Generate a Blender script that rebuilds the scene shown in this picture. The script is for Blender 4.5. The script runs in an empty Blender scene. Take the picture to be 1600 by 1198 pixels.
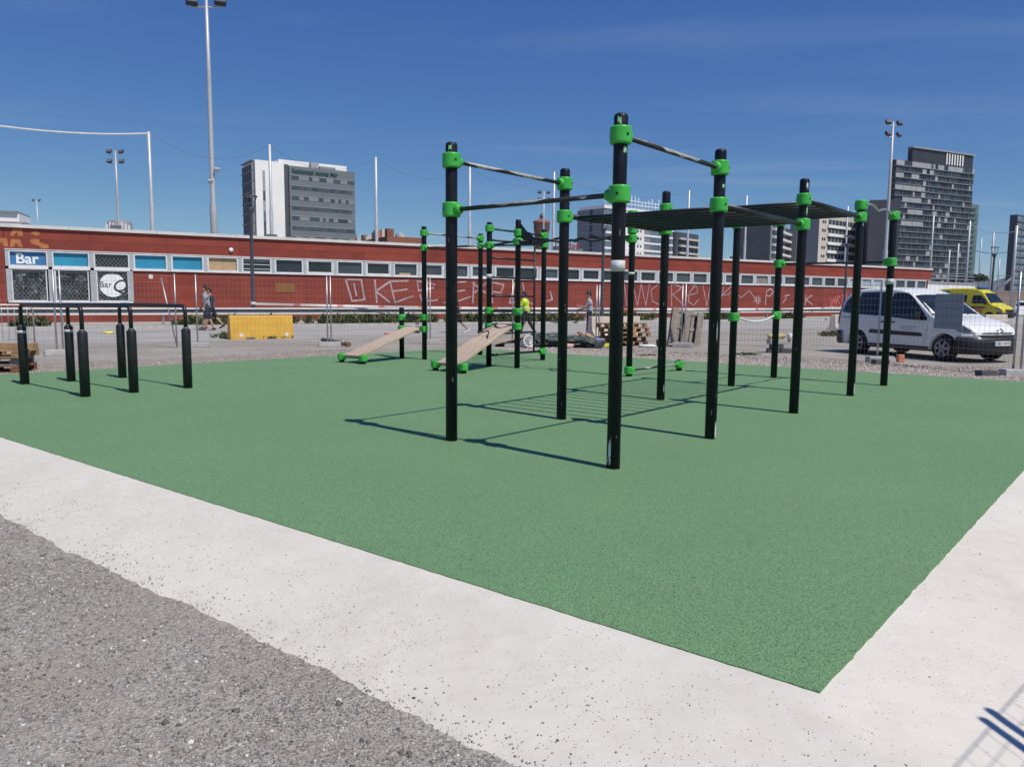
import bpy, bmesh, math, random
import numpy as np
from mathutils import Vector, Matrix
random.seed(7); RNG = np.random.default_rng(7)
R = math.radians
scn = bpy.context.scene
COL = scn.collection

# ------------------------------------------------------------------ camera, sky, sun, exposure
CAMH = 1.4; FPX = 1202.0; PITCH = 0.1097; ROLL = 0.0081
cam = bpy.data.cameras.new('camera'); camo = bpy.data.objects.new('camera', cam); COL.objects.link(camo)
camo.location = (0, 0, CAMH)
camo.rotation_euler = (Matrix.Rotation(R(90) - PITCH, 3, 'X') @ Matrix.Rotation(ROLL, 3, 'Z')).to_euler()
cam.sensor_width = 36; cam.lens = FPX / 1600 * 36; cam.clip_end = 20000; cam.clip_start = 0.05
scn.camera = camo

SUN_EL = R(58); SUN_ROT = math.atan2(0.719, -0.695)
CLX, CLY = 2.6, 1.1
w = bpy.data.worlds.new('World'); scn.world = w; w.use_nodes = True
nt = w.node_tree; nt.nodes.clear()
out = nt.nodes.new('ShaderNodeOutputWorld'); bg = nt.nodes.new('ShaderNodeBackground')
sky = nt.nodes.new('ShaderNodeTexSky'); sky.sky_type = 'NISHITA'; sky.sun_disc = False
sky.sun_elevation = SUN_EL; sky.sun_rotation = SUN_ROT; sky.altitude = 0; sky.air_density = 0.6; sky.dust_density = 0.0; sky.ozone_density = 2.0
# thin cirrus, the same everywhere on the dome
tc = nt.nodes.new('ShaderNodeTexCoord'); sep = nt.nodes.new('ShaderNodeSeparateXYZ'); nt.links.new(tc.outputs['Generated'], sep.inputs[0])
zm = nt.nodes.new('ShaderNodeMath'); zm.operation = 'MAXIMUM'; zm.inputs[1].default_value = 0.05; nt.links.new(sep.outputs[2], zm.inputs[0])
dv = nt.nodes.new('ShaderNodeVectorMath'); dv.operation = 'DIVIDE'; cb = nt.nodes.new('ShaderNodeCombineXYZ')
for i in range(3): nt.links.new(zm.outputs[0], cb.inputs[i])
nt.links.new(tc.outputs['Generated'], dv.inputs[0]); nt.links.new(cb.outputs[0], dv.inputs[1])
mp = nt.nodes.new('ShaderNodeMapping'); mp.inputs['Rotation'].default_value = (0, 0, R(22)); mp.inputs['Scale'].default_value = (0.28, 0.85, 1); mp.inputs['Location'].default_value = (CLX, CLY, 0)
nt.links.new(dv.outputs[0], mp.inputs[0])
nz = nt.nodes.new('ShaderNodeTexNoise'); nz.inputs['Scale'].default_value = 1.3; nz.inputs['Detail'].default_value = 7; nz.inputs['Roughness'].default_value = 0.58; nz.inputs['Distortion'].default_value = 0.5
nt.links.new(mp.outputs[0], nz.inputs['Vector'])
mr = nt.nodes.new('ShaderNodeMapRange'); mr.inputs['From Min'].default_value = 0.52; mr.inputs['From Max'].default_value = 0.80; mr.inputs['To Max'].default_value = 0.12
nt.links.new(nz.outputs[0], mr.inputs['Value'])
mx = nt.nodes.new('ShaderNodeMix'); mx.data_type = 'RGBA'; mx.inputs['B'].default_value = (5.0, 5.4, 6.2, 1)
sps = nt.nodes.new('ShaderNodeSeparateColor'); cbs = nt.nodes.new('ShaderNodeCombineColor'); nt.links.new(sky.outputs[0], sps.inputs[0])
for i, (gm, k) in enumerate(((1.13, 0.475), (0.90, 0.805), (0.43, 2.20))):   # a phone's rendering of the clear sky: deeper blue, softer horizon
    p_ = nt.nodes.new('ShaderNodeMath'); p_.operation = 'POWER'; p_.inputs[1].default_value = gm; m_ = nt.nodes.new('ShaderNodeMath'); m_.operation = 'MULTIPLY'; m_.inputs[1].default_value = k
    nt.links.new(sps.outputs[i], p_.inputs[0]); nt.links.new(p_.outputs[0], m_.inputs[0]); nt.links.new(m_.outputs[0], cbs.inputs[i])
nt.links.new(mr.outputs[0], mx.inputs['Factor']); nt.links.new(cbs.outputs[0], mx.inputs['A'])
nt.links.new(mx.outputs['Result'], bg.inputs['Color']); bg.inputs['Strength'].default_value = 0.112
nt.links.new(bg.outputs[0], out.inputs['Surface'])

sun = bpy.data.lights.new('sun', 'SUN'); suno = bpy.data.objects.new('sun', sun); COL.objects.link(suno)
sun.energy = 4.3; sun.angle = R(0.53); sun.color = (1.0, 0.935, 0.82)
sdir = Vector((math.cos(SUN_EL) * 0.719, -math.cos(SUN_EL) * 0.695, math.sin(SUN_EL)))
suno.rotation_euler = sdir.to_track_quat('Z', 'Y').to_euler(); suno.location = sdir * 60
scn.view_settings.view_transform = 'Standard'; scn.view_settings.look = 'None'
scn.view_settings.exposure = 0.0; scn.view_settings.gamma = 1.0; scn.view_settings.use_curve_mapping = False
scn.render.resolution_x = 1024; scn.render.resolution_y = 766

# survey helpers: a direction in the photograph met with a plane of the place
def ray(px, py):
    X, Y = px - 800, py - 599
    c, s = math.cos(ROLL), math.sin(ROLL)
    x = (c * X + s * Y) / FPX; u = -(-s * X + c * Y) / FPX
    return Vector((x, math.cos(PITCH) + u * math.sin(PITCH), -math.sin(PITCH) + u * math.cos(PITCH)))
def gr(px, py, z=0.0):
    d = ray(px, py); return Vector((0, 0, CAMH)) + d * ((z - CAMH) / d.z)
def at(px, py, Y):
    d = ray(px, py); return Vector((0, 0, CAMH)) + d * (Y / d.y)
def seen(P):   # pixel in the photograph, numpy arrays
    x, y, z = P[:, 0], P[:, 1], P[:, 2] - CAMH
    d = y * math.cos(PITCH) - z * math.sin(PITCH); u = y * math.sin(PITCH) + z * math.cos(PITCH)
    return 800 + FPX * x / d, 599 - FPX * u / d, d

# ------------------------------------------------------------------ materials
MATS = {}
def nodes_of(name):
    m = bpy.data.materials.new(name); m.use_nodes = True; t = m.node_tree
    b = t.nodes['Principled BSDF']; MATS[name] = m
    return m, t, b
def N(t, kind, **kw):
    n = t.nodes.new('ShaderNode' + kind)
    for k, v in kw.items():
        if k in n.inputs: n.inputs[k].default_value = v
        else: setattr(n, k, v)
    return n
def rgb(c): return (c[0], c[1], c[2], 1)
def mixc(t, fac, a, b, blend='MIX'):
    n = t.nodes.new('ShaderNodeMix'); n.data_type = 'RGBA'; n.blend_type = blend
    for s, v in (('Factor', fac), ('A', a), ('B', b)):
        if hasattr(v, 'links') or hasattr(v, 'is_output'): t.links.new(v, n.inputs[s])
        elif s == 'Factor': n.inputs[s].default_value = v
        else: n.inputs[s].default_value = rgb(v)
    return n.outputs['Result']
def ramp(t, src, lo, hi, a=0.0, b=1.0):
    n = N(t, 'MapRange'); t.links.new(src, n.inputs['Value'])
    n.inputs['From Min'].default_value = lo; n.inputs['From Max'].default_value = hi
    n.inputs['To Min'].default_value = a; n.inputs['To Max'].default_value = b
    return n.outputs[0]
def pos(t, scale=(1, 1, 1), obj=False):
    g = t.nodes.new('ShaderNodeTexCoord').outputs['Object'] if obj else t.nodes.new('ShaderNodeNewGeometry').outputs['Position']
    m = N(t, 'Mapping'); m.inputs['Scale'].default_value = scale; t.links.new(g, m.inputs[0])
    return m.outputs[0]
def noise(t, vec, scale, detail=4, rough=0.55):
    n = N(t, 'TexNoise', Scale=scale, Detail=detail, Roughness=rough); t.links.new(vec, n.inputs['Vector']); return n.outputs[0]
def voro(t, vec, scale, feature='F1'):
    n = N(t, 'TexVoronoi', Scale=scale); n.feature = feature; t.links.new(vec, n.inputs['Vector']); return n
def bump(t, b, h, strength=0.3, dist=0.01):
    n = N(t, 'Bump', Strength=strength, Distance=dist); t.links.new(h, n.inputs['Height']); t.links.new(n.outputs[0], b.inputs['Normal'])
def M(name, col, rough=0.6, metal=0.0, var=0.14, scale=3.0, bmp=0.0, bscale=60, spec=0.4, stretch=(1, 1, 1), obj=False):
    if name in MATS: return MATS[name]
    m, t, b = nodes_of(name)
    v = pos(t, stretch, obj)
    n1 = noise(t, v, scale, 6, 0.6)
    c = mixc(t, ramp(t, n1, 0.3, 0.7), [x * (1 - var) for x in col], [min(1, x * (1 + var)) for x in col])
    t.links.new(c, b.inputs['Base Color'])
    t.links.new(ramp(t, n1, 0.3, 0.7, max(0.03, rough - 0.07), min(1, rough + 0.07)), b.inputs['Roughness'])
    b.inputs['Metallic'].default_value = metal; b.inputs['Specular IOR Level'].default_value = spec
    if bmp: bump(t, b, noise(t, v, bscale, 3), bmp, 0.01)
    return m

M('post_black', (0.008, 0.0095, 0.016), 0.45, var=0.35, scale=5, bmp=0.05, bscale=240, spec=0.28)
M('sleeve_black', (0.016, 0.018, 0.022), 0.55, var=0.3, scale=9, bmp=0.08, bscale=200)
M('bar_black', (0.014, 0.016, 0.020), 0.38, var=0.3, scale=12)
M('clamp_green', (0.055, 0.42, 0.062), 0.36, var=0.12, scale=9)
M('bolt', (0.01, 0.02, 0.01), 0.5)
M('tape_grey', (0.55, 0.55, 0.56), 0.6, scale=30)
M('scuff_white', (0.62, 0.66, 0.68), 0.6, scale=30)
M('sticker_green', (0.30, 0.62, 0.32), 0.5, scale=60, var=0.4)
M('galv', (0.42, 0.44, 0.46), 0.42, 0.75, var=0.15, scale=6)
M('galv_dark', (0.16, 0.17, 0.185), 0.45, 0.6, var=0.2, scale=6)
M('wire', (0.26, 0.25, 0.25), 0.55, 0.4)
M('pole_grey', (0.46, 0.48, 0.50), 0.45, 0.25, var=0.12, scale=2, stretch=(6, 6, 1))
M('lamp_dark', (0.075, 0.085, 0.10), 0.45, 0.3)
M('flood_dark', (0.035, 0.04, 0.055), 0.4, 0.2)
M('flood_glass', (0.12, 0.14, 0.17), 0.12, 0.0)
M('white_paint', (0.78, 0.78, 0.77), 0.5, var=0.07, scale=2)
M('frame_white', (0.66, 0.68, 0.70), 0.45, var=0.10, scale=3)
M('frame_grey', (0.40, 0.43, 0.46), 0.45, var=0.12, scale=3)
M('fascia', (0.62, 0.61, 0.60), 0.55, var=0.14, scale=1.2, stretch=(1, 1, 4))
M('red_wall', (0.235, 0.042, 0.027), 0.66, var=0.2, scale=0.6, bmp=0.1, bscale=40)
M('red_wall_b', (0.250, 0.047, 0.030), 0.62, var=0.16, scale=0.7, bmp=0.1, bscale=40)
M('red_wall_c', (0.218, 0.039, 0.026), 0.66, var=0.2, scale=0.9, bmp=0.1, bscale=40)
M('red_core', (0.17, 0.032, 0.022), 0.7)
M('pane', (0.055, 0.068, 0.078), 0.10, var=0.3, scale=0.35, spec=0.6)
M('pane_dark', (0.022, 0.028, 0.034), 0.08, var=0.4, scale=0.5, spec=0.6)
M('pane_pale', (0.34, 0.40, 0.43), 0.2, var=0.15, scale=0.6)
M('pane_curtain', (0.24, 0.22, 0.20), 0.5, var=0.3, scale=1.5)
M('blind_blue', (0.035, 0.27, 0.44), 0.45, var=0.10, scale=1.2)
M('sign_blue', (0.055, 0.19, 0.40), 0.45, var=0.12, scale=1.5)
M('plywood', (0.47, 0.33, 0.20), 0.7, var=0.14, scale=1.5, stretch=(1, 1, 8))
M('brown_plate', (0.24, 0.115, 0.036), 0.7, var=0.12)
M('orange_paint', (0.42, 0.16, 0.06), 0.75, var=0.25, scale=4)
M('graffiti_silver', (0.42, 0.32, 0.35), 0.5, var=0.35, scale=2)
M('graffiti_white', (0.55, 0.42, 0.42), 0.6, var=0.2, scale=3)
M('graffiti_pink', (0.62, 0.15, 0.16), 0.6, var=0.2, scale=3)
M('black_ink', (0.02, 0.025, 0.03), 0.5)
M('white_ink', (0.80, 0.84, 0.86), 0.5, var=0.05)
M('rubber', (0.012, 0.012, 0.013), 0.8)
M('van_white', (0.74, 0.745, 0.75), 0.22, var=0.05, scale=1.2, spec=0.5)
M('black_plastic', (0.016, 0.017, 0.020), 0.5)
M('car_glass', (0.012, 0.017, 0.022), 0.05, spec=0.6, var=0.6, scale=2.5)
M('wheel_silver', (0.28, 0.28, 0.29), 0.4, 0.25)
M('chrome', (0.55, 0.56, 0.58), 0.2, 0.9)
M('headlight', (0.24, 0.27, 0.30), 0.08, var=0.55, scale=14)
M('tail_red', (0.25, 0.01, 0.012), 0.2)
M('plate_white', (0.75, 0.76, 0.76), 0.5)
M('eu_blue', (0.02, 0.08, 0.40), 0.5)
M('amb_yellow', (0.62, 0.55, 0.035), 0.35, var=0.07)
M('amb_green', (0.03, 0.17, 0.16), 0.4)
M('amb_orange', (0.55, 0.17, 0.03), 0.4)
M('yellow_barrier', (0.62, 0.36, 0.05), 0.5, var=0.14, scale=2.2)
M('barrier_concrete', (0.56, 0.50, 0.44), 0.8, var=0.12, scale=2.5, bmp=0.2, bscale=70)
M('foot_concrete', (0.44, 0.43, 0.42), 0.85, var=0.18, scale=9, bmp=0.3, bscale=80)
M('foot_dark', (0.10, 0.10, 0.105), 0.8, var=0.2, scale=9)
M('foot_orange', (0.55, 0.20, 0.12), 0.7, var=0.2)
M('pallet_wood', (0.38, 0.235, 0.125), 0.75, var=0.28, scale=5, bmp=0.2, bscale=50)
M('pallet_old', (0.27, 0.235, 0.20), 0.8, var=0.3, scale=6, bmp=0.2, bscale=50)
M('pallet_red', (0.23, 0.105, 0.06), 0.75, var=0.3, scale=6)
M('tarp', (0.052, 0.066, 0.070), 0.55, var=0.45, scale=7, bmp=0.5, bscale=16)
M('tarp_green', (0.05, 0.07, 0.06), 0.6, var=0.45, scale=9, bmp=0.5, bscale=20)
M('bag_blue', (0.12, 0.17, 0.33), 0.5, var=0.4, scale=14)
M('bag_navy', (0.025, 0.032, 0.055), 0.5, var=0.4, scale=14)
M('bag_yellow', (0.66, 0.60, 0.10), 0.5, var=0.2, scale=14)
M('bag_white', (0.70, 0.69, 0.70), 0.5, var=0.2, scale=20)
M('sack_sand', (0.55, 0.43, 0.20), 0.7, var=0.2, scale=20)
M('rubble_pink', (0.52, 0.36, 0.32), 0.9, var=0.3, scale=30)
M('hivis', (0.55, 0.78, 0.03), 0.6, var=0.1)
M('skin', (0.42, 0.235, 0.165), 0.55, var=0.06)
M('hair', (0.016, 0.012, 0.010), 0.6)
M('cloth_navy', (0.022, 0.032, 0.062), 0.85, var=0.3, scale=12)
M('cloth_black', (0.012, 0.012, 0.015), 0.85, var=0.3, scale=12)
M('cloth_grey', (0.40, 0.43, 0.50), 0.85, var=0.15, scale=12)
M('shoe_white', (0.68, 0.68, 0.70), 0.6)
M('shoe_dark', (0.045, 0.022, 0.02), 0.6)
M('sign_grey', (0.30, 0.32, 0.37), 0.55, var=0.06, scale=3)
M('brick_far', (0.24, 0.095, 0.065), 0.8, var=0.15, scale=0.3)
M('brick_tower', (0.25, 0.11, 0.085), 0.85, var=0.25, scale=1.2)
M('terracotta', (0.42, 0.17, 0.10), 0.8, var=0.2, scale=0.5)
M('white_far', (0.80, 0.80, 0.80), 0.6, var=0.05, scale=0.15)
M('cream_far', (0.58, 0.54, 0.48), 0.7, var=0.06, scale=0.15)
M('grey_clad', (0.155, 0.175, 0.195), 0.5, var=0.08, scale=0.2)
M('grey_mid', (0.22, 0.235, 0.26), 0.6, var=0.1, scale=0.2)
M('grey_dark', (0.075, 0.082, 0.10), 0.6, var=0.15, scale=0.2)
M('grey_pale', (0.33, 0.34, 0.36), 0.55, var=0.08, scale=0.2)
M('panel_pale', (0.40, 0.41, 0.42), 0.45, var=0.08, scale=0.3)
M('glass_far', (0.055, 0.075, 0.10), 0.12, var=0.4, scale=0.12, spec=0.6)
M('glass_blue', (0.13, 0.20, 0.27), 0.12, var=0.3, scale=0.15, spec=0.6)
M('glass_green', (0.11, 0.17, 0.17), 0.2, var=0.2, scale=0.15)
M('teal_letter', (0.03, 0.10, 0.10), 0.5)
M('red_letter', (0.35, 0.04, 0.03), 0.6)
M('tower_crown', (0.042, 0.046, 0.058), 0.5, var=0.2, scale=0.3)
M('tower_panel', (0.37, 0.38, 0.39), 0.45, var=0.12, scale=0.3)
M('tower_slab', (0.25, 0.26, 0.28), 0.5, var=0.1, scale=0.3)
M('tower_glass', (0.040, 0.050, 0.066), 0.15, var=0.4, scale=0.12)
M('hill', (0.10, 0.12, 0.15), 0.95, var=0.15, scale=0.01)
M('dirt_bank', (0.16, 0.12, 0.10), 0.95, var=0.25, scale=0.4)
M('sidewalk', (0.36, 0.345, 0.325), 0.9, var=0.14, scale=1.3, bmp=0.2, bscale=50)
M('kerb_stone', (0.45, 0.44, 0.42), 0.85, var=0.15, scale=3)
M('rope', (0.55, 0.56, 0.58), 0.6)
M('cable_dark', (0.06, 0.07, 0.09), 0.6)
M('far_tree', (0.05, 0.062, 0.045), 0.9, var=0.3, scale=0.5)

# worn tape on the pull-up bars
m, t, b = nodes_of('bar_worn'); v = pos(t)
n1 = noise(t, v, 2.3, 2); n2 = noise(t, v, 40, 4)
gN = N(t, 'NewGeometry'); sN = N(t, 'SeparateXYZ'); t.links.new(gN.outputs['Normal'], sN.inputs[0])
aN = N(t, 'Math', operation='ADD'); t.links.new(ramp(t, sN.outputs[2], -1, 1, -0.10, 0.10), aN.inputs[0]); t.links.new(n1, aN.inputs[1])
f = ramp(t, aN.outputs[0], 0.50, 0.53); f2 = ramp(t, n2, 0.35, 0.6, 0.5, 1)
c = mixc(t, f, (0.015, 0.017, 0.02), (0.46, 0.45, 0.44)); c = mixc(t, f2, (0.05, 0.04, 0.04), c)
t.links.new(c, b.inputs['Base Color']); b.inputs['Roughness'].default_value = 0.45
# patterned shirt
m, t, b = nodes_of('shirt_pattern'); v = pos(t)
vo = voro(t, v, 22); c = mixc(t, ramp(t, vo.outputs['Color'], 0.35, 0.5), (0.05, 0.07, 0.13), (0.42, 0.43, 0.46))
t.links.new(c, b.inputs['Base Color']); b.inputs['Roughness'].default_value = 0.85
# plank wood
m, t, b = nodes_of('plank'); v = pos(t, (1, 1, 1), True)
n1 = noise(t, pos(t, (1.2, 22, 22), True), 3, 6, 0.65); n2 = noise(t, pos(t, (0.8, 5, 5), True), 2, 3)
c = mixc(t, ramp(t, n1, 0.35, 0.68), (0.31, 0.225, 0.165), (0.54, 0.43, 0.34)); c = mixc(t, ramp(t, n2, 0.35, 0.7, 0, 0.5), c, (0.60, 0.50, 0.41))
t.links.new(c, b.inputs['Base Color']); b.inputs['Roughness'].default_value = 0.75; bump(t, b, n1, 0.2, 0.005)
# green rubber granulate
m, t, b = nodes_of('pad_rubber'); v = pos(t)
g1 = voro(t, v, 230); g2 = noise(t, v, 480, 2); big = noise(t, v, 0.55, 5, 0.6); mid = noise(t, v, 7, 5, 0.7)
c = mixc(t, ramp(t, big, 0.3, 0.7), (0.188, 0.350, 0.166), (0.230, 0.408, 0.198))
c = mixc(t, ramp(t, mid, 0.3, 0.75, 0, 0.35), c, (0.228, 0.395, 0.196))
dst = noise(t, pos(t, (1, 0.5, 1)), 1.7, 6, 0.7); c = mixc(t, ramp(t, dst, 0.56, 0.74, 0, 0.28), c, (0.30, 0.36, 0.24)); scf = noise(t, pos(t, (0.6, 3.2, 1)), 3.1, 5, 0.75); c = mixc(t, ramp(t, scf, 0.62, 0.72, 0, 0.22), c, (0.095, 0.19, 0.085))
sepn = N(t, 'SeparateColor'); t.links.new(g1.outputs['Color'], sepn.inputs[0])
c = mixc(t, ramp(t, sepn.outputs[0], 0.0, 1.0, 0.0, 1.0), mixc(t, 0.30, c, (0.012, 0.05, 0.02)), mixc(t, 0.30, c, (0.26, 0.46, 0.27)))
c = mixc(t, ramp(t, g1.outputs['Distance'], 0.40, 0.80, 0.0, 0.8), c, (0.012, 0.05, 0.02))  # shade in the gaps between granules, put into the colour
t.links.new(c, b.inputs['Base Color']); b.inputs['Roughness'].default_value = 0.75; b.inputs['Specular IOR Level'].default_value = 0.25
inv = N(t, 'Math', operation='SUBTRACT'); inv.inputs[0].default_value = 1; t.links.new(g1.outputs['Distance'], inv.inputs[1])
bump(t, b, inv.outputs[0], 0.55, 0.004)
# white concrete
m, t, b = nodes_of('apron_concrete'); v = pos(t)
big = noise(t, v, 0.9, 6, 0.65); mid = noise(t, v, 9, 5, 0.7); sp = voro(t, v, 75); dens = noise(t, v, 1.6, 5, 0.65); fine = noise(t, v, 260, 3)
c = mixc(t, ramp(t, big, 0.3, 0.7), (0.555, 0.525, 0.470), (0.645, 0.618, 0.565))
c = mixc(t, ramp(t, mid, 0.42, 0.7, 0, 0.45), c, (0.68, 0.655, 0.61))
st = noise(t, v, 1.25, 4, 0.6); c = mixc(t, ramp(t, st, 0.62, 0.74, 0, 0.45), c, (0.46, 0.37, 0.29)); tr = noise(t, pos(t, (1.2, 7, 1)), 2.2, 6, 0.7); c = mixc(t, ramp(t, tr, 0.52, 0.72, 0, 0.30), c, (0.50, 0.465, 0.41))
d1 = N(t, 'Math', operation='LESS_THAN'); t.links.new(sp.outputs['Distance'], d1.inputs[0]); d1.inputs[1].default_value = 0.19
sc = N(t, 'SeparateColor'); t.links.new(sp.outputs['Color'], sc.inputs[0])
d2 = N(t, 'Math', operation='LESS_THAN'); t.links.new(sc.outputs[0], d2.inputs[0]); t.links.new(ramp(t, dens, 0.42, 0.72, 0.02, 0.55), d2.inputs[1])
d3 = N(t, 'Math', operation='MULTIPLY'); t.links.new(d1.outputs[0], d3.inputs[0]); t.links.new(d2.outputs[0], d3.inputs[1])
c = mixc(t, ramp(t, d3.outputs[0], 0, 1, 0, 0.8), c, (0.13, 0.12, 0.11))
t.links.new(c, b.inputs['Base Color']); b.inputs['Roughness'].default_value = 0.85; b.inputs['Specular IOR Level'].default_value = 0.25
hh = N(t, 'Math', operation='ADD'); t.links.new(mid, hh.inputs[0]); t.links.new(ramp(t, fine, 0, 1, 0, 0.25), hh.inputs[1]); bump(t, b, hh.outputs[0], 0.28, 0.012)
# gravel and dirt ground
m, t, b = nodes_of('gravel_ground'); v = pos(t)
g1 = voro(t, v, 70); g2 = voro(t, v, 24); big = noise(t, v, 0.35, 6, 0.65); mid = noise(t, v, 2.2, 5, 0.65)
s1 = N(t, 'SeparateColor'); t.links.new(g1.outputs['Color'], s1.inputs[0]); s2 = N(t, 'SeparateColor'); t.links.new(g2.outputs['Color'], s2.inputs[0])
c = mixc(t, ramp(t, s1.outputs[0], 0, 1), (0.10, 0.096, 0.09), (0.42, 0.40, 0.37))
c = mixc(t, ramp(t, s2.outputs[1], 0.0, 1.0, 0.0, 0.5), c, (0.40, 0.36, 0.33))
c = mixc(t, ramp(t, mid, 0.42, 0.70, 0, 0.75), c, (0.27, 0.225, 0.18))
c = mixc(t, ramp(t, big, 0.42, 0.68, 0, 0.55), c, (0.43, 0.41, 0.38))
t.links.new(c, b.inputs['Base Color']); b.inputs['Roughness'].default_value = 0.95; b.inputs['Specular IOR Level'].default_value = 0.2
bump(t, b, g1.outputs['Distance'], 0.6, 0.012)
# loose stones, a shade for each stone
def stone_mat(name, a, bcol, ccol):
    m, t, b = nodes_of(name); g = N(t, 'NewGeometry')
    cr = N(t, 'ValToRGB'); t.links.new(g.outputs['Random Per Island'], cr.inputs[0])
    e = cr.color_ramp.elements; e[0].color = rgb(a); e[1].color = rgb(ccol); k = e.new(0.5); k.color = rgb(bcol)
    k = e.new(0.93); k.color = rgb([(x + y) / 2 for x, y in zip(bcol, ccol)]); k = e.new(0.82); k.color = rgb(bcol); k = e.new(0.84); k.color = rgb((bcol[0] * 1.15, bcol[1] * 0.93, bcol[2] * 0.76)); k = e.new(0.88); k.color = rgb((bcol[0] * 1.15, bcol[1] * 0.93, bcol[2] * 0.76)); k = e.new(0.885); k.color = rgb(bcol); k = e.new(0.25); k.color = rgb((bcol[0] * 0.68, bcol[1] * 0.70, bcol[2] * 0.72))
    n = noise(t, pos(t), 90, 3); c = mixc(t, ramp(t, n, 0.3, 0.7, 0, 0.4), cr.outputs[0], [x * 0.6 for x in bcol])
    t.links.new(c, b.inputs['Base Color']); b.inputs['Roughness'].default_value = 0.9; b.inputs['Specular IOR Level'].default_value = 0.25
stone_mat('stone_grey', (0.075, 0.074, 0.073), (0.345, 0.335, 0.315), (0.74, 0.71, 0.66))
stone_mat('stone_pink', (0.17, 0.145, 0.14), (0.44, 0.385, 0.355), (0.72, 0.66, 0.61))
# asphalt
m, t, b = nodes_of('asphalt'); v = pos(t)
big = noise(t, v, 0.25, 6, 0.6); f = noise(t, v, 45, 4, 0.7); st = noise(t, pos(t, (0.15, 1.2, 1)), 0.8, 4)
c = mixc(t, ramp(t, big, 0.3, 0.7), (0.31, 0.30, 0.29), (0.40, 0.385, 0.37)); c = mixc(t, ramp(t, f, 0.35, 0.65, 0, 0.35), c, (0.20, 0.195, 0.19)); c = mixc(t, ramp(t, st, 0.5, 0.7, 0, 0.45), c, (0.47, 0.45, 0.425))
t.links.new(c, b.inputs['Base Color']); b.inputs['Roughness'].default_value = 0.9; bump(t, b, f, 0.3, 0.01)
# weeds
m, t, b = nodes_of('weed'); g = N(t, 'NewGeometry'); cr = N(t, 'ValToRGB'); t.links.new(g.outputs['Random Per Island'], cr.inputs[0])
e = cr.color_ramp.elements; e[0].color = (0.03, 0.055, 0.016, 1); e[1].color = (0.24, 0.21, 0.10, 1); k = e.new(0.6); k.color = (0.075, 0.11, 0.035, 1)
t.links.new(cr.outputs[0], b.inputs['Base Color']); b.inputs['Roughness'].default_value = 0.8; b.inputs['Specular IOR Level'].default_value = 0.2
# safety tape, red dashes on white
m, t, b = nodes_of('safety_tape'); wv = N(t, 'TexWave', Scale=0.16); wv.bands_direction = 'X'; t.links.new(pos(t), wv.inputs['Vector'])
c = mixc(t, ramp(t, wv.outputs['Fac'], 0.93, 0.97, 0, 0.7), (0.78, 0.74, 0.73), (0.60, 0.06, 0.05)); t.links.new(c, b.inputs['Base Color'])
# window with folding grille
m, t, b = nodes_of('glass_goods'); v = pos(t); n1 = noise(t, v, 3.2, 5, 0.7); n2 = noise(t, v, 6, 3)
c = mixc(t, ramp(t, n1, 0.5, 0.72), (0.016, 0.02, 0.024), (0.20, 0.23, 0.26)); c = mixc(t, ramp(t, n2, 0.62, 0.7, 0, 0.6), c, (0.48, 0.52, 0.56))
t.links.new(c, b.inputs['Base Color']); b.inputs['Roughness'].default_value = 0.12

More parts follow.
